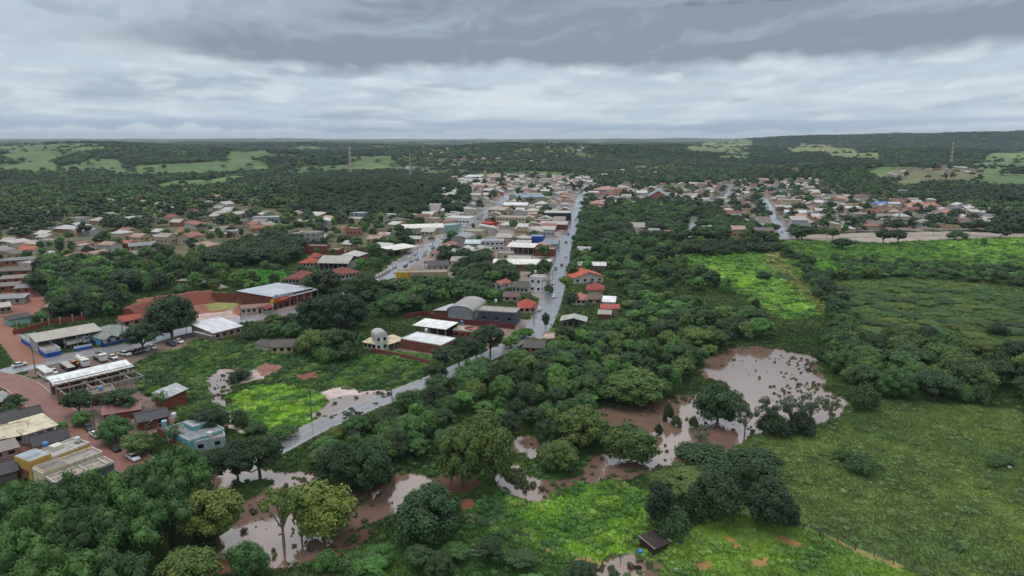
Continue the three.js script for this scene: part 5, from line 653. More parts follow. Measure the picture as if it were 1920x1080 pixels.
// ---------------------------------------------------------------- plants
// foliage: many small leaf-sprays over the lobes of a crown, tones varying from spray to spray
function leaves(rn, lobes, per, size, o = {}) {
  const P = [], N = [], C = [], up = o.up ?? 0.5;
  const put = (x, y, z, nx, ny, nz, s, k, hue) => { // a bent spray of two faces
    let ax = rn() - 0.5, ay = (rn() - 0.5) * (o.droop ?? 1), az = rn() - 0.5; let bx = ny * az - nz * ay, by = nz * ax - nx * az, bz = nx * ay - ny * ax; let l = hypot(bx, by, bz) || 1; bx /= l; by /= l; bz /= l; ax = by * nz - bz * ny; ay = bz * nx - bx * nz; az = bx * ny - by * nx;
    const L = s * (o.long ?? 1.25), w = s * (o.wide ?? 0.8), f = s * 0.3;
    const a = [x - ax * L, y - ay * L, z - az * L], b = [x + bx * w + nx * f, y + by * w + ny * f, z + bz * w + nz * f], c = [x + ax * L, y + ay * L, z + az * L], d = [x - bx * w + nx * f * 0.2, y - by * w + ny * f * 0.2, z - bz * w + nz * f * 0.2];
    const face = o.tri ? [a, b, d] : [a, b, c, a, c, d];
    for (const v of face) { P.push(...v); C.push(k * (1 + hue), k, k * (1 - hue * 1.2)); } };
  for (const [cx, cy, cz, rx, ry, rz] of lobes) { const tone = 0.86 + rn() * 0.28, n = round(per * (0.85 + rn() * 0.3)), LX = rx, LY = ry ?? rx, LZ = rz ?? rx;
    for (let i = 0; i < n; i++) { let y = 1 - 2 * (i + rn()) / n; if (y < (o.floor ?? -0.6)) continue; const a = rn() * 2 * PI, q = sqrt(max(0, 1 - y * y)), dx = q * cos(a), dz = q * sin(a), r = 0.80 + rn() * 0.28 + (rn() < 0.12 ? rn() * 0.4 : 0);
      let nx = dx / LX + (rn() - 0.5) * (o.mess ?? 0.9) / LX, ny = y / LY + up / LY + (rn() - 0.5) * (o.mess ?? 0.9) / LY, nz = dz / LZ + (rn() - 0.5) * (o.mess ?? 0.9) / LZ; const l = hypot(nx, ny, nz); nx /= l; ny /= l; nz /= l;
      put(cx + dx * LX * r, cy + y * LY * r, cz + dz * LZ * r, nx, ny, nz, size * (0.65 + rn() * 0.7), tone * (0.78 + rn() * 0.44), (rn() - 0.5) * 0.22); }
    if (o.core) { const g = new THREE.IcosahedronGeometry(1, o.core - 1), q = g.attributes.position; for (let i = 0; i < q.count; i++) { P.push(cx + q.getX(i) * LX * 0.74, cy + q.getY(i) * LY * 0.74, cz + q.getZ(i) * LZ * 0.74); C.push(tone, tone, tone); } } }
  const g = new THREE.BufferGeometry(); g.setAttribute('position', new THREE.Float32BufferAttribute(P, 3)); g.setAttribute('color', new THREE.Float32BufferAttribute(C, 3)); g.computeVertexNormals(); return g;
}
// lobes of a crown about 10 m across whose top stands at 10 m
function crownLobes(rn, kind) {
  const L = [];
  if (kind === 'round') { for (let i = 0; i < 24; i++) { const y = 1 - 1.74 * (i + 0.5) / 24, a = i * 2.4 + rn() * 0.5, q = sqrt(max(0, 1 - y * y)), k = 0.58 + rn() * 0.28, r = 1.1 + rn() * 1.0; L.push([q * cos(a) * 5 * k, 4.9 + y * 4.5 * k, q * sin(a) * 5 * k, r, r * 0.9, r]); } }
  else if (kind === 'broad') { for (let i = 0; i < 20; i++) { const a = i * 2.4 + rn(), q = sqrt((i + 0.5) / 20), r = 0.9 + rn() * 1.2; L.push([q * cos(a) * (3.7 + rn() * 1.3), 7.2 + (1 - q * q) * 1.8 - rn() * 2.6 * q + (rn() - 0.5), q * sin(a) * 4.4, r, r * 0.75, r]); } for (let i = 0; i < 5; i++) { const a = i * 1.3 + rn(); L.push([cos(a) * 2.6, 4.2 + rn(), sin(a) * 2.6, 1.3, 1, 1.3]); } }
  else if (kind === 'umbrella') { for (let i = 0; i < 18; i++) { const a = i * 2.4 + rn(), q = sqrt((i + 0.5) / 18), r = 1.1 + rn() * 0.6; L.push([q * cos(a) * 4.6, 8.3 + (1 - q * q) * 1.1 - rn() * 1.2, q * sin(a) * 4.6, r, r * 0.5, r]); } for (let i = 0; i < 6; i++) { const a = i * 1.1 + rn(); L.push([cos(a) * 2.4, 6.6 + rn(), sin(a) * 2.4, 1.2, 0.6, 1.2]); } }
  else if (kind === 'tall') { for (let i = 0; i < 16; i++) { const t = (i + 0.5) / 16, a = i * 2.4 + rn(), q = 2.3 * Math.sqrt(sin(PI * (0.12 + 0.8 * t))) * (0.5 + rn() * 0.5), r = 1.0 + rn() * 0.7; L.push([q * cos(a), 3 + t * 6, q * sin(a), r, r, r]); } }
  else if (kind === 'sparse') { for (let i = 0; i < 15; i++) { const a = i * 2.4 + rn(), q = 1.2 + rn() * 3.2, r = 0.75 + rn() * 0.55; L.push([q * cos(a), 5.6 + rn() * 3.8, q * sin(a), r, r * 0.7, r]); } }
  else if (kind === 'bush') { for (let i = 0; i < 9; i++) { const a = i * 2.4 + rn(), q = sqrt((i + 0.3) / 9), r = 1.5 + rn() * 0.7; L.push([q * cos(a) * 3.2, 1.5 + (1 - q) * 2.2 + rn() * 0.8, q * sin(a) * 3.2, r, r * 0.9, r]); } }
  return L;
}
function limbs(rn, kind, lobes) { const s = S3(); if (kind === 'bush') { for (let i = 0; i < 4; i++) s.bar([0, -0.2, 0], [(rn() - 0.5) * 3, 2, (rn() - 0.5) * 3], 0.09, 5, 0.04); return s; }
  const fork = { round: 2.0, broad: 2.6, umbrella: 4.6, tall: 2.4, sparse: 3.2 }[kind], lean = (rn() - 0.5) * 0.6; s.bar([0, -0.3, 0], [lean, fork, lean * 0.6], 0.34, 8, 0.25);
  lobes.forEach((l, i) => { if (i % (kind === 'sparse' ? 1 : 3) === 0) { const m = [lerp(lean, l[0], 0.5), lerp(fork, l[1], 0.62), lerp(lean * 0.6, l[2], 0.5)]; s.bar([lean, fork - 0.25, lean * 0.6], m, 0.16, 5, 0.1); s.bar(m, [l[0], l[1], l[2]], 0.1, 5, 0.03); } }); return s; }
const TREES = {};                                                       // kind -> variants { near, mid, trunk }
['round', 'broad', 'umbrella', 'tall', 'sparse', 'bush'].forEach((kind, ki) => { TREES[kind] = []; for (let v = 0; v < (kind === 'round' || kind === 'broad' ? 6 : 3); v++) { const rn = rng(100 + ki * 17 + v * 5), lobes = crownLobes(rn, kind), open = kind === 'sparse';
  TREES[kind].push({ close: leaves(rng(7 + v), lobes, open ? 170 : kind === 'bush' ? 300 : 225, open ? 0.19 : 0.22, { core: open ? 0 : 1, mess: open ? 1.6 : 1.1 }), near: leaves(rn, lobes, open ? 150 : kind === 'bush' ? 240 : 200, open ? 0.3 : 0.34, { tri: true, core: open ? 0 : 1, mess: open ? 1.6 : 1.2 }), mid: leaves(rn, lobes, open ? 50 : 70, 0.44, { tri: true, core: open ? 0 : 1, mess: 1.0 }), trunk: limbs(rn, kind, lobes).build() }); } });
const FARTREES = [0, 1, 2, 3, 4].map((v) => { const rn = rng(900 + v), L = []; for (let i = 0; i < 7; i++) { const a = i * 2.4 + rn(), q = sqrt(i / 7); L.push([q * cos(a) * 3.4, 5.2 + (1 - q) * 2.6 + (rn() - 0.5) * 1.6 * (v % 2 + 1), q * sin(a) * 3.4, 1.7 + rn() * 0.8, (1.5 + rn()) * (v === 4 ? 1.5 : 1), 1.7 + rn() * 0.8]); } return leaves(rn, L, 13, 0.95, { tri: true, core: 1, mess: 0.9, floor: -0.4 }); });
const TONES = { dark: '#304b26', deep: '#294022', mid: '#3c6029', fresh: '#4b7730', olive: '#51692b', gold: '#5d722d', grey: '#4c5f42', lime: '#628a32' };
const leafM = {}; for (const k in TONES) { leafM[k] = new THREE.MeshStandardMaterial({ color: TONES[k], roughness: 0.75, vertexColors: true }); for (let v = 0; v < 4; v++) { const c = new THREE.Color(TONES[k]), j = [0.82, 0.94, 1.08, 1.25][v]; c.setRGB(c.r * j * (v % 2 ? 1.1 : 0.95), c.g * j, c.b * j * (v % 2 ? 0.9 : 1.1)); leafM[k + v] = new THREE.MeshStandardMaterial({ color: c, roughness: 0.75, vertexColors: true }); } }
const BARK = M('soil', '#6a5a4a', 0.9), BARKP = M('soil', '#8d8476', 0.9);
const word = { dark: 'dark green', deep: 'very dark green', mid: 'mid green', fresh: 'fresh green', olive: 'olive green', gold: 'yellowish green', grey: 'grey-green', lime: 'bright lime green' };
const shapeWord = { round: 'round crowned', broad: 'spreading', umbrella: 'flat topped', tall: 'slender', sparse: 'thinly leaved', bush: 'bushy' };

const plan = [];                                                        // every tree to stand: { kind, tone, x, z, s, sy, turn, v }
function tree(kind, tone, x, z, height, width, rn, extra) { const q = { kind, tone, x, z, sy: height / 10, s: width / 10, turn: rn() * 6.28, v: floor(rn() * TREES[kind].length), ...extra }; plan.push(q); return q; }
// single trees read off the photograph: kind, tone, foot (u, v), top v, crown width in px
const HR = rng(5);
[['round','olive',1182,868,789,92],['round','olive',1187,756,690,102],['round','olive',1086,838,757,92],['round','gold',1047,882,820,70],['round','olive',868,914,780,86],['round','olive',925,910,775,86],['round','dark',806,1012,896,120],['round','gold',606,1010,892,112],
 ['sparse','olive',533,1028,893,95],['broad','gold',408,1022,908,112],['broad','deep',448,908,822,80],['broad','deep',488,896,808,84],['round','olive',355,1118,1018,120],['round','mid',467,1082,1008,70],['broad','dark',640,925,822,80],['round','dark',694,922,812,92],['round','dark',1028,842,780,50],
 ['round','dark',1345,793,712,84],['sparse','grey',1311,842,796,44],['sparse','grey',1396,818,750,52],['sparse','grey',1440,812,742,56],['sparse','grey',1480,806,738,60],['sparse','grey',1520,796,738,56],['sparse','grey',1556,786,740,44],['bush','deep',1450,818,770,70],['bush','deep',1500,812,768,70],
 ['bush','dark',1617,768,712,66],['tall','deep',1236,1004,898,88],['bush','dark',1262,1008,940,80],['round','deep',1338,976,868,92],['bush','deep',1310,968,910,70],['round','deep',1440,988,890,86],['bush','dark',1470,980,930,60],['tall','dark',1395,930,862,60],
 ['round','deep',322,630,548,92],['broad','deep',271,660,602,62],['round','deep',600,620,548,72],['round','deep',648,618,545,80],['broad','olive',600,668,618,58],['broad','dark',640,672,612,64],['round','deep',607,552,499,76],['round','dark',682,560,508,60],
 ['tall','dark',1023,616,586,22],['round','fresh',985,632,612,30],['round','fresh',957,650,628,30],['round','fresh',968,634,618,20],
 ['umbrella','deep',861,691,644,46],['broad','deep',874,684,630,52],['umbrella','dark',893,681,640,40],['broad','deep',919,669,606,58],['umbrella','deep',836,704,646,56],['broad','dark',818,716,676,42],['umbrella','mid',903,661,612,36],['sparse','deep',660,798,768,40],
 ['round','lime',120,812,786,20],['round','fresh',155,796,768,36],['round','mid',217,826,774,62],['broad','dark',148,778,728,56],['broad','dark',228,772,726,60],['round','olive',262,850,806,60],['broad','deep',395,812,760,70],['broad','mid',388,800,745,50],['bush','dark',18,786,752,44],['broad','dark',30,770,738,40],
 ['round','deep',1073,570,545,28],['umbrella','olive',1062,560,515,26],['broad','mid',1074,524,490,28],['broad','dark',1018,528,484,30],['broad','mid',1024,514,488,24],['bush','dark',1030,552,530,22],
 ['broad','deep',1503,450,422,46],['broad','deep',1655,458,428,30],['broad','deep',1683,458,430,26],['broad','deep',1580,468,446,40],['broad','dark',1562,450,426,22],['bush','dark',1795,450,430,44],['bush','dark',450,714,690,44],['bush','dark',450,800,764,40],['bush','mid',530,818,794,60],['bush','mid',480,812,790,50],['bush','dark',1615,884,850,70],['bush','mid',1578,862,840,44],['bush','mid',1872,872,852,60],['bush','dark',1720,690,672,36],['bush','dark',1870,628,604,40],['bush','dark',1252,792,752,26],['bush','dark',1268,802,776,24],['bush','deep',1300,806,778,20],['bush','dark',1235,818,792,18]]
  .forEach(([kind, tone, u, v, top, wpx]) => { const [x, z] = G(u, v), f = seen(x, 0, z)[2], h = (v - top) * f / FOCAL / (cP + 0.02) * 0.97; tree(kind, tone, x, z, max(2, h * (kind === 'bush' ? 1.9 : 1)), wpx * f / FOCAL, HR, { hero: 1 }); });
// woods and belts: outline, spacing, height range, tones, kinds
const WOODS = [
  ['in the dense belt below the highway', [640,905, 600,872, 690,800, 760,768, 850,722, 930,690, 1000,680, 1060,640, 1160,622, 1290,602, 1420,592, 1430,640, 1330,668, 1310,700, 1290,740, 1230,772, 1130,775, 1110,850, 1060,800, 1010,845, 960,830, 850,860, 770,870, 740,905], 6.0, 3.6, 8, ['dark','mid','deep','mid','olive','fresh'], ['round','broad','broad','tall','bush']],
  ['in the wood right of the flood pond', [1530,662, 1560,640, 1700,650, 1920,682, 2000,700, 2000,776, 1920,768, 1760,752, 1650,748, 1600,726, 1560,716], 7, 6, 10, ['dark','mid','dark','olive'], ['round','broad','bush']],
  ['in the hedge between the two meadows', [1482,480, 1498,476, 1545,520, 1590,580, 1612,620, 1596,648, 1560,645, 1562,600, 1520,540], 6, 3, 6, ['dark','deep','mid'], ['bush','broad','round']],
  ['in the shrub belt across the right meadow', [1560,486, 1640,492, 1760,500, 1920,504, 2000,510, 2000,536, 1920,534, 1800,528, 1640,520, 1580,506], 6, 2.6, 5, ['dark','mid','dark','fresh'], ['bush','bush','broad']],
  ['in the wood right of the straight street', [1096,470, 1086,425, 1098,398, 1180,398, 1260,400, 1330,398, 1420,430, 1430,446, 1300,452, 1170,456, 1120,480], 8, 6, 10, ['dark','deep','mid'], ['round','broad']],
  ['in the mixed gardens right of the straight street', [1145,505, 1130,485, 1172,462, 1190,500, 1235,540, 1300,570, 1400,598, 1430,614, 1290,614, 1180,606, 1168,590, 1172,560, 1145,540], 8.6, 3, 7, ['mid','fresh','dark','olive'], ['broad','bush','round','tall']],
  ['in the trees along the near meadow edge', [1268,476, 1275,464, 1370,462, 1460,466, 1460,474, 1380,478, 1300,482], 8, 4.5, 8, ['dark','deep'], ['round','broad','bush']],
  ['in the wood left of the school', [395,500, 440,470, 520,452, 562,456, 566,478, 545,502, 480,500, 440,505], 7.5, 7, 11, ['deep','dark'], ['round','broad']],
  ['in the wood above the garage', [60,560, 70,505, 150,490, 250,512, 300,530, 330,545, 250,560, 250,590, 180,598, 120,592, 112,570], 7.2, 7, 12, ['dark','mid','deep','fresh'], ['round','broad','tall']],
  ['on the wooded hill left of the avenue', [560,402, 560,340, 640,325, 760,325, 850,340, 882,372, 876,400, 820,408, 720,410, 640,402], 8.5, 8, 12, ['deep','dark'], ['round','broad']],
  ['in the grove between the market and the hangar', [690,590, 700,560, 760,545, 850,540, 930,548, 930,565, 860,566, 812,570, 780,590, 720,610], 7, 5, 9, ['mid','fresh','dark','dark'], ['broad','round','bush']],
  ['among the trees behind the tan store', [852,540, 852,515, 940,512, 1000,515, 960,535, 900,545], 8, 6, 10, ['deep','dark','mid'], ['round','broad']],
  ['in the round trees beside the avenue', [828,505, 832,475, 870,478, 922,480, 922,500, 880,505], 8, 7, 10, ['deep','dark'], ['round']],
  ['in the thicket around the cottage lot', [460,650, 470,622, 560,612, 600,640, 700,640, 680,656, 640,690, 580,680, 560,648, 500,638], 6.5, 4, 8, ['dark','mid','olive'], ['broad','bush','round']],
  ['in the scrub at the lower edge', [480,1100, 520,1062, 640,1054, 760,1034, 860,1040, 960,1056, 1100,1085, 1100,1110], 5.5, 2.2, 5, ['mid','dark','fresh'], ['bush','broad','round']],
  ['under the bamboo by the stream', [340,1020, 360,960, 420,930, 400,1000, 380,1060, 330,1075], 6, 4, 8, ['dark','deep','olive'], ['bush','broad']],
  ['in the garden trees below the paver street', [262,866, 330,874, 362,878, 430,892, 420,915, 380,908, 300,890], 6.5, 3.5, 6, ['dark','deep','olive'], ['broad','round']],
  ['in the lush bank below the highway', [530,880, 560,850, 640,812, 720,775, 740,785, 660,830, 600,880, 560,900], 6, 2.5, 5, ['fresh','mid','olive'], ['bush','bush','broad']],
  ['at the edge of the rough pasture', [1215,890, 1300,860, 1460,840, 1500,870, 1470,960, 1400,920, 1300,930], 13, 4, 7.5, ['dark','olive','dark'], ['bush','broad']],
  ['dotted over the scrub pasture', [1560,545, 1700,530, 1920,548, 1990,640, 1920,670, 1660,655, 1590,600], 11, 1.2, 2.6, ['dark','mid','olive'], ['bush']],
  ['between the market and the school lawn', [640,590, 640,568, 690,545, 725,540, 740,552, 700,572], 7, 4, 8, ['dark','deep'], ['broad','bush']],
].map(([t, a, ...r]) => [t, area(a), ...r]);
for (const [t, a, sp, h0, h1, tones, kinds] of WOODS) { const rn = rng(floor(a.b[0] * 7 + a.b[2])); for (let x = a.b[0]; x < a.b[1]; x += sp) for (let z = a.b[2]; z < a.b[3]; z += sp) { const qx = x + (rn() - 0.5) * sp * 0.95, qz = z + (rn() - 0.5) * sp * 0.95, kind = kinds[floor(rn() * kinds.length)], tone = tones[floor(rn() * tones.length)], h = lerp(h0, h1, rn()), w = h * (kind === 'tall' ? 0.8 : 0.9 + rn() * 0.5), r2 = rn();
  if (!a.has(qx, qz) || blocked(qx, qz, min(2.2, w * 0.2)) || (hypot(qx, qz) < 340 && basin(qx, qz) > 0.35)) { continue; }
  tree(kind, tone, qx, qz, kind === 'bush' ? h * 1.6 : h, max(sp * 1.02, w), rn, { t }); } }
// the open country, gardens and streets: trees wherever neither pasture nor roof stands
const SHARE = { '#5f6a44': 0.4, '#6a6c4c': 0.3, '#857c76': 0.11, '#7d736c': 0.24, '#7b7068': 0.25, '#5d5c42': 0.36, '#83594c': 0.1 };
const OPEN = [[0.12, [525,548, 525,478, 690,466, 702,520, 660,542, 585,550]], [0.1, [430,602, 440,545, 600,538, 604,572, 480,607]], [0.15, [688,562, 715,522, 745,488, 852,500, 852,535, 760,548]], [0.2, [900,578, 905,535, 1140,500, 1168,604, 1000,622]], [0.25, [930,520, 930,450, 1052,450, 1042,515]], [0.3, [0,612, 0,500, 84,490, 100,560, 70,612]]].map(([k, a]) => [k, area(a)]);
const wooded = (x, z) => { const q = woodedAll(x, z); for (const [k, a] of OPEN) if (a.has(x, z)) return q * k; return q; };
const woodedAll = (x, z) => { for (const w of WOODS) if (w[1].has(x, z)) return 0; let p = 1, f = 0; for (let i = COVER.length - 1; i >= 0; i--) if (COVER[i].has(x, z)) { p = SHARE[COVER[i].c] ?? (z < -1200 ? 0.03 : 0.012); break; } return p; };
const specks = [];
{ const rn = rng(31); let r = 335;
  while (r < 9000) { const sp = r < 620 ? 8.5 : r < 1500 ? 9 : r < 2600 ? 11 : 11 * r / 2600 * 1.15, step = sp / r; for (let a = -0.78; a < 0.78; a += step) { const th = a + (rn() - 0.5) * step, rr = r + (rn() - 0.5) * sp, x = rr * sin(th), z = -rr * cos(th), k = rn(), h = 6 + rn() * 5.5, tn = rn(), kd = rn();
      if (rr < 340 || k > wooded(x, z) * (r > 900 ? 0.97 : 0.9) || blocked(x, z, 1.6)) continue;
      if (r > 1200 && rn() < meadowy(x, z) * 0.93) continue;           // clearings
      const tone = (r < 620 ? ['dark', 'deep', 'mid', 'dark', 'olive', 'mid', 'fresh'] : ['dark', 'deep', 'mid', 'dark', 'deep', 'dark', 'olive'])[floor(tn * 7)];
      if (r < 620) tree(['round', 'broad', 'broad', 'tall', 'bush'][floor(kd * 5)], tone, x, z, h * 0.8, h * 0.8 * (0.8 + kd * 0.4), rn, { t: x < -40 ? 'among the gardens on the left' : 'among the houses near the straight street' });
      else specks.push([x, z, h * (r > 2600 ? 1.0 : 1), max(sp * 1.3, h * 0.9) * (0.75 + rn() * 0.6), fbm(x / 120, z / 120, 2) > 0.56 ? 'deep' : tone, rn()]); }
    r += sp * (r > 2600 ? 1.1 : 0.98); } }
console.log('trees', plan.length, 'far', specks.length);
// the largest in view stand as single trees, the others as the mass of the woods
const HOLD = 6;
for (const q of plan) { q.y = H(q.x, q.z); const [u, v, f] = seen(q.x, q.y + q.sy * 6, q.z); q.u = u; q.px = (u > -40 && u < 1960 && v < 1130 ? 1 : 0.001) * q.s * 10 * FOCAL / f * (q.hero ? 10 : 1); q.f = f; }
plan.sort((a, b) => b.px - a.px);
const single = plan.slice(0, 290), mass = plan.slice(290);
for (const q of single) { const V = TREES[q.kind][q.v], nm = q.kind === 'bush' ? 'shrub' : q.kind === 'sparse' ? 'open_tree' : q.kind === 'umbrella' ? 'flat_topped_tree' : 'broadleaf_tree';
  const g = group(nm, '', q.kind === 'bush' ? 'shrub' : 'tree', q.x, q.z, q.turn, undefined, q.y); const lop = 0.86 + hash(floor(q.x * 9), floor(q.z * 9)) * 0.28; g.scale.set(q.s * lop, q.sy, q.s / lop); g.rotation.z = (hash(floor(q.z * 5), 3) - 0.5) * 0.1; q.g = g;
  const a = new THREE.Mesh(V.trunk, q.kind === 'sparse' ? BARKP : BARK); a.name = 'trunk'; const b = new THREE.Mesh(q.f < 205 ? V.close : q.f < 330 ? V.near : V.mid, leafM[q.tone + floor(hash(floor(q.x * 7), floor(q.z * 7)) * 4)]); b.name = 'crown'; g.add(a, b); q.what = `${word[q.tone]} ${shapeWord[q.kind]} ${q.kind === 'bush' ? 'shrub' : 'tree'}`; }
const mx = new THREE.Matrix4(), qt = new THREE.Quaternion(), YUP = new THREE.Vector3(0, 1, 0), tint = new THREE.Color();
const plainLeaf = new THREE.MeshStandardMaterial({ color: 0xffffff, roughness: 0.75, vertexColors: true });
function scatter(name, label, geo, mat, list, category) { if (!list.length) return; const m = new THREE.InstancedMesh(geo, mat, list.length); m.name = numbered(name); m.userData = { kind: 'stuff', label, category };
  list.forEach((q, i) => { m.setMatrixAt(i, mx.compose(new THREE.Vector3(q.x, q.y, q.z), qt.setFromAxisAngle(YUP, q.turn), new THREE.Vector3(q.s, q.sy, q.s))); m.setColorAt(i, q.c); }); scene.add(m); }
{ const by = new Map(), vr = rng(8); for (const q of mass) { const k = q.kind + q.v; if (!by.has(k)) by.set(k, []); const j = 0.85 + vr() * 0.3; q.c = tint.set(TONES[q.tone]).multiplyScalar(j).clone(); by.get(k).push(q); }
  for (const [k, l] of by) { const V = TREES[l[0].kind][l[0].v]; scatter('woodland', `dense ${shapeWord[l[0].kind]} trees of the woods and gardens`, V.mid, plainLeaf, l, 'woodland'); }
  const far = FARTREES.map(() => []); for (const [x, z, h, w, tone, k] of specks) { const j = 0.82 + vr() * 0.36; far[floor(k * 4.999)].push({ x, z, y: H(x, z) - 0.5, s: w / 9, sy: h / 9, turn: k * 40, c: tint.set(TONES[tone]).multiplyScalar(j).clone() }); }
  far.forEach((l, i) => scatter('far_forest', 'far forest that covers the hills behind the town', FARTREES[i], plainLeaf, l, 'forest')); }
// ---------------------------------------------------------------- bamboo, palms, weeds and grass
{
  const rn = rng(61), culmM = M('soil', '#7c8a4a', 0.7), variants = [];
  for (let v = 0; v < 3; v++) { const lobes = [], culm = S3(); for (let i = 0; i < 17; i++) { const a = i * 2.4 + rn(), out = 1.2 + sqrt(i / 17) * 4.4 + rn() * 0.6, hh = 11.5 + rn() * 3 - sqrt(i / 17) * 3.2; let prev = [cos(a) * 0.5, -0.3, sin(a) * 0.5];
      for (let k = 1; k <= 7; k++) { const t = k / 7, r = 0.5 + out * Math.pow(t, 2.1), y = hh * (1.25 * t - 0.25 * t * t * t * t - (t > 0.85 ? (t - 0.85) * 1.2 : 0)), p = [cos(a) * r, y, sin(a) * r]; culm.bar(prev, p, 0.09, 4, 0.06); prev = p; if (t > 0.4) { const q = 0.7 + 1.0 * t * t; lobes.push([p[0], p[1] - 0.3, p[2], q, q * 1.05, q]); } } }
    variants.push([leaves(rn, lobes, 110, 0.2, { long: 2.0, wide: 0.5, droop: 3, mess: 1.0, up: 0.15, floor: -0.8, core: 1 }), culm.build()]); }
  const tone = ['#42692d', '#3a5e29', '#4c7331', '#375528'].map((c) => new THREE.MeshStandardMaterial({ color: c, roughness: 0.7, vertexColors: true }));
  [[40,1010,'tip nearest the grey-green townhouse'],[128,1028,'below the townhouses'],[205,1000,'right of the grey-green townhouse'],[285,978,'at the foot of the paver street'],[338,965,'rightmost against the garden trees'],[0,1075,'at the left frame edge'],[85,1098,'second from the left in the middle row'],[165,1090,'third from the left in the middle row'],[245,1062,'nearest the muddy stream in the middle row'],[30,1160,'in the bottom left corner'],[120,1180,'at the bottom edge, second from the left'],[205,1160,'at the bottom edge, third from the left'],[-60,1130,'outermost at the left edge'],[310,1030,'leaning over the muddy stream']]
    .forEach(([u, v, t], i) => { const [x, z] = flat(u, v), g = group('bamboo_clump', 'arching plumes of a tall bamboo clump ' + t, 'bamboo', x, z, i * 1.7); const s = 0.85 + rn() * 0.25, [lv, cu] = variants[i % 3]; g.scale.set(s, s * (0.9 + rn() * 0.2), s); add(g, 'culms', cu, culmM); add(g, 'foliage', lv, tone[i % 4]); });
}
{ // palms
  const rn = rng(71), fr = (n, len) => { const P = [], C = []; for (let f = 0; f < n; f++) { const a = f * 2.4 + rn(), el = 0.9 - 1.5 * (f / n) + rn() * 0.2; let p = [0, 0, 0], pitch = el; const S = 9; for (let k = 0; k < S; k++) { const d = [cos(a) * cos(pitch), sin(pitch), sin(a) * cos(pitch)], L = len / S, q = [p[0] + d[0] * L, p[1] + d[1] * L, p[2] + d[2] * L], w = 0.55 * sin(PI * (0.12 + 0.8 * (k + 0.5) / S)), sx = -sin(a), sz = cos(a), tn = 0.8 + rn() * 0.4;
        for (const s of [-1, 1]) for (const o of [0, 0.5]) { const b0 = [lerp(p[0], q[0], o), lerp(p[1], q[1], o), lerp(p[2], q[2], o)], b1 = [lerp(p[0], q[0], o + 0.42), lerp(p[1], q[1], o + 0.42), lerp(p[2], q[2], o + 0.42)]; P.push(...b0, ...b1, b1[0] + sx * s * w + d[0] * 0.3, b1[1] - w * 0.45, b1[2] + sz * s * w + d[2] * 0.3); for (let c = 0; c < 3; c++) C.push(tn, tn, tn); }
        p = q; pitch -= 0.2 + 0.05 * k; } } const g = new THREE.BufferGeometry(); g.setAttribute('position', new THREE.Float32BufferAttribute(P, 3)); g.setAttribute('color', new THREE.Float32BufferAttribute(C, 3)); g.computeVertexNormals(); return g; };
  const crown = fr(22, 3.8); [[566,1018,8.5,'leaning out beside the yellowish tree at the stream'],[304,775,5.5,'beside the tall red brick house'],[328,838,5,'between the slate and the cyan houses'],[268,500,9,'above the forest by the white ruin'],[965,470,9,'beside the balconied villa in the lower town'],[140,488,9,'by the earth lane on the left'],[512,520,7,'on the school lawn'],[1086,506,7,'by the brown and white sheet roofed store']].forEach(([u, v, h, t]) => { const [x, z] = G(u, v), g = group('palm_tree', 'palm tree ' + t, 'palm', x, z, u); S3().bar([0, -0.3, 0], [0.15, h * 0.5, 0], 0.2, 7, 0.16).bar([0.15, h * 0.5, 0], [0.1, h, 0], 0.16, 7, 0.13).mesh('trunk', BARK, g); const c = add(g, 'crown', crown, leafM.mid); c.position.set(0.1, h, 0); });
}
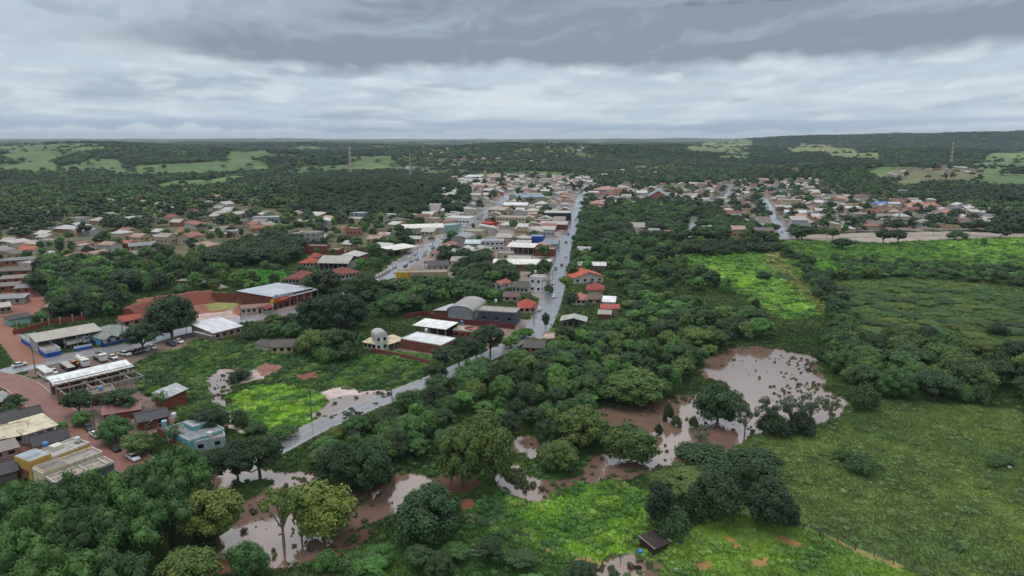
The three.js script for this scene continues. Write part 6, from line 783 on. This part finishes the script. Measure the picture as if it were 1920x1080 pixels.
// ground cover
{
  const tuft = (seed, n, hgt, spread, w) => { const rn = rng(seed), P = [], C = []; for (let i = 0; i < n; i++) { const a = rn() * 6.28, q = sqrt(rn()) * spread, x = cos(a) * q, z = sin(a) * q, b = rn() * 6.28, l = hgt * (0.6 + rn() * 0.7), k = 0.8 + rn() * 0.4, lean = (rn() - 0.3) * 0.7; P.push(x - cos(b) * w, -0.05, z - sin(b) * w, x + cos(b) * w, -0.05, z + sin(b) * w, x + cos(a) * lean * l, l, z + sin(a) * lean * l); for (let c = 0; c < 3; c++) C.push(k, k, k * 0.9); } const g = new THREE.BufferGeometry(); g.setAttribute('position', new THREE.Float32BufferAttribute(P, 3)); g.setAttribute('color', new THREE.Float32BufferAttribute(C, 3)); g.computeVertexNormals(); return g; };
  const weed = [0, 1, 2].map((v) => { const rn = rng(300 + v), L = []; for (let i = 0; i < 4; i++) { const a = i * 2.1 + rn(), q = i ? 0.5 : 0; L.push([cos(a) * q, 0.35 + rn() * 0.2, sin(a) * q, 0.5 + rn() * 0.2, 0.4 + rn() * 0.25, 0.5 + rn() * 0.2]); } return leaves(rn, L, 30, 0.17, { mess: 1.3, floor: -0.3, core: 1 }); });
  const grassG = [tuft(1, 9, 0.34, 0.42, 0.09), tuft(2, 10, 0.5, 0.5, 0.1), tuft(3, 8, 0.42, 0.36, 0.12)], lists = [[], [], []], weeds = [[], [], []], rn = rng(44);
  const lush = COVER.filter((q) => ['#688e38', '#56783a', '#527036', '#739a3c', '#648a3d', '#729843', '#62863c'].includes(q.c));
  const ok = (x, z) => { const [r, g, b] = coverAt(x, z); return g > r * 1.06 && g > 50 ? [r, g, b] : null; };
  const inView = (x, z, m = 60) => { const [u, v] = seen(x, 0, z); return u > -m && u < 1920 + m && v < 1110 + m; };
  for (let z = -100; z > -560; ) { const f = -z, st = f < 190 ? 0.52 : f < 270 ? 0.72 : f < 380 ? 1.25 : 2.0, hw = f * 0.96; for (let x = -hw; x < hw; x += st) { const qx = x + (rn() - 0.5) * st, qz = z + (rn() - 0.5) * st, k = rn(), k2 = rn(), k3 = rn(), k4 = rn(); if (!inView(qx, qz)) continue; const c = ok(qx, qz); if (!c) continue; const y = H(qx, qz); if (y < 0.01 || blocked(qx, qz, 0.3)) continue;
      const patch = fbm(qx / 6 + 3, qz / 6, 3), patch2 = fbm(qx / 2.2 + 30, qz / 2.2, 2), bright = lush.some((q) => q.has(qx, qz)), sc = (st / 0.52) * 0.75 + 0.25, j = 0.95 + k * 0.5, dry = max(0, patch2 - 0.5) * 0.5;
      const two = fbm(qx / 4.2 + 11, qz / 4.2 + 60, 3), yel = smooth(0.42, 0.62, two), jj = 1.25 * j, col = bright ? new THREE.Color().setRGB(lin(c[0]) * jj * lerp(0.66, 1.25, yel), lin(c[1]) * jj * lerp(0.74, 1.18, yel), lin(c[2]) * jj * lerp(0.9, 0.8, yel)) : new THREE.Color().setRGB(lin(c[0]) * jj * (1 + dry), lin(c[1]) * jj * (1 + dry * 0.3), lin(c[2]) * jj * (1 - dry * 0.4));
      lists[floor(k2 * 3)].push({ x: qx, y, z: qz, s: sc * (0.8 + k3 * 0.6), sy: (0.55 + k4 * 0.6) * (0.6 + patch * 0.9) * (0.6 + sc * 0.4), turn: k * 50, c: col });
      const wp = bright ? 0.17 * smooth(0.35, 0.6, patch) + 0.03 : 0.13 * smooth(0.48, 0.68, patch) + 0.012; if (k4 < wp * min(1.6, sc)) { const s = (bright ? 0.4 + k3 * 0.6 : 0.3 + k3 * 0.55) * (0.7 + 0.3 * sc), d = bright ? lerp(0.62, 1.2, yel) * (0.85 + k * 0.4) : 0.8 + k * 0.6; weeds[floor(k * 3)].push({ x: qx, y: y - 0.05, z: qz, s, sy: s * (0.7 + k2 * 0.6), turn: k2 * 50, c: new THREE.Color().setRGB(lin(c[0]) * d * (bright ? lerp(0.7, 1.15, yel) : 0.9), lin(c[1]) * d, lin(c[2]) * d) }); } }
    z -= st; }
  const gm = new THREE.MeshStandardMaterial({ color: 0xffffff, roughness: 0.85, vertexColors: true });
  lists.forEach((l, i) => scatter('grass', 'grass of the pastures, verges and lots', grassG[i], gm, l, 'grass')); weeds.forEach((l, i) => scatter('weeds', 'leafy weeds and low herbs in the pastures and lots', weed[i], plainLeaf, l, 'weeds'));
  // drowned tussocks and reeds standing in the flood
  const reeds = []; for (let i = 0; i < 14000; i++) { const w = WATER[[0, 0, 0, 1, 1, 4, 9, 9, 8, 5][floor(rn() * 10)]], x = lerp(w.b[0], w.b[1], rn()), z = lerp(w.b[2], w.b[3], rn()), k = rn(); if (!inPoly(x, z, w.p)) continue; const n = fbm(x / 9 + 4, z / 9 + 2, 3), [u] = seen(x, 0, z), dense = w === WATER[0] ? smooth(1420, 1540, u) * 0.5 : w === WATER[9] ? 0.8 : 0.1; if (k > dense * smooth(0.42, 0.6, n) + 0.012) continue; const s = 0.2 + rn() * rn() * 0.6; reeds.push({ x, y: -0.05, z, s, sy: s * (0.8 + rn()), turn: rn() * 6, c: tint.set(['#3d4a2c', '#4d5f30', '#5d7036', '#3a3a2a'][floor(rn() * 4)]).clone() }); }
  for (let i = 0; i < 60000; i++) { const x = lerp(MK.x0, MK.x1, rn()), z = lerp(MK.z0, MK.z1, rn()), w = basin(x, z), k = rn(); if (w < 0.06 || w > 0.7 || k > 0.4 - w * 0.45 || fbm(x / 4 + 8, z / 4, 2) < 0.42) continue; const s = 0.3 + rn() * 0.55; reeds.push({ x, y: max(-0.1, H(x, z) - 0.1), z, s, sy: s * (0.7 + rn() * 0.8), turn: rn() * 6, c: tint.set(['#3d5230', '#46602f', '#55703a', '#4a4a30'][floor(rn() * 4)]).clone() }); }
  scatter('drowned_tussocks', 'tussocks and drowned scrub standing in the flood water', weed[1], plainLeaf, reeds, 'tussocks');
  console.log('grass', lists.map((l) => l.length).join(' '), 'weeds', weeds.map((l) => l.length).join(' '), 'reeds', reeds.length);
}
// ---------------------------------------------------------------- labels of trees and houses, from what stands near them
const PLACES = [['flood pond', 1430, 710], ['lower flood water', 1230, 810], ['bright paddock', 1050, 980], ['muddy stream', 560, 1020], ['highway', 640, 780], ['black shed', 1228, 1025], ['cyan house', 365, 835], ['grass oval', 530, 770], ['white roofed frame', 180, 720], ['blue garage', 130, 645], ['garage office', 225, 635], ['market hall', 500, 565], ['orange-red hipped house', 988, 575], ['dusty pink roof', 1085, 562], ['pink house', 1000, 655], ['arched hangar', 862, 590], ['grey hall', 930, 598], ['brick workshop', 790, 650], ['round tower house', 718, 645], ['cream cottage', 530, 655], ['townhouses', 130, 880], ['paver street', 130, 800], ['slate house', 288, 795], ['brick hut', 195, 750], ['school', 560, 520], ['straight street', 1045, 530], ['sandy road', 1650, 445], ['rough pasture', 1700, 880], ['stream bank', 420, 980], ['garden wall', 320, 850], ['earth yard', 380, 590], ['long white shed', 980, 500]];
const ORD = ['first', 'second', 'third', 'fourth', 'fifth', 'sixth', 'seventh', 'eighth', 'ninth', 'tenth', 'eleventh', 'twelfth'];
function labelAll() {
  const all = [...single.map((q) => { const [u, v] = seen(q.x, 0, q.z); if (q.t) return { g: q.g, u, text: `${q.what} ${q.t}` }; let best = null, bd = 1e9; for (const p of PLACES) { const d = hypot(p[1] - u, (p[2] - v) * 1.6); if (d < bd) { bd = d; best = p; } } const dx = u - best[1], dy = v - best[2], rel = abs(dx) > abs(dy) * 1.4 ? (dx < 0 ? 'left of the' : 'right of the') : dy < 0 ? 'behind the' : 'in front of the'; return { g: q.g, u, text: `${q.what} ${rel} ${best[0]}` }; }),
    ...FARHOUSES.near.map((q) => ({ g: q.g, u: q.u, text: `${q.what} ${q.t}` })), ...FARCARS];
  const by = new Map(); for (const q of all) by.has(q.text) ? by.get(q.text).push(q) : by.set(q.text, [q]);
  const name = (l, text) => { l.sort((a, b) => a.u - b.u); l.forEach((q, i) => { q.g.userData.label = l.length === 1 ? text : i === l.length - 1 ? 'rightmost ' + text : i === 0 ? 'leftmost ' + text : `${text}, ${ORD[i]} from left`; }); };
  for (const [text, l] of by) { if (l.length <= 9) { name(l, text); continue; } l.sort((a, b) => b.g.position.z - a.g.position.z); const n = min(4, Math.ceil(l.length / 9)), W = [[], [], ['nearer', 'farther'], ['nearest', 'middle', 'farthest'], ['front row', 'second row', 'third row', 'back row']][n], per = Math.ceil(l.length / n); for (let k = 0; k < n; k++) name(l.slice(k * per, (k + 1) * per), W[k] + ' ' + text); }
}
if (typeof labelAll === "function") labelAll();
scene.traverse((o) => { if (o.isMesh) { o.castShadow = true; o.receiveShadow = true; } });
renderer.render(scene, camera);
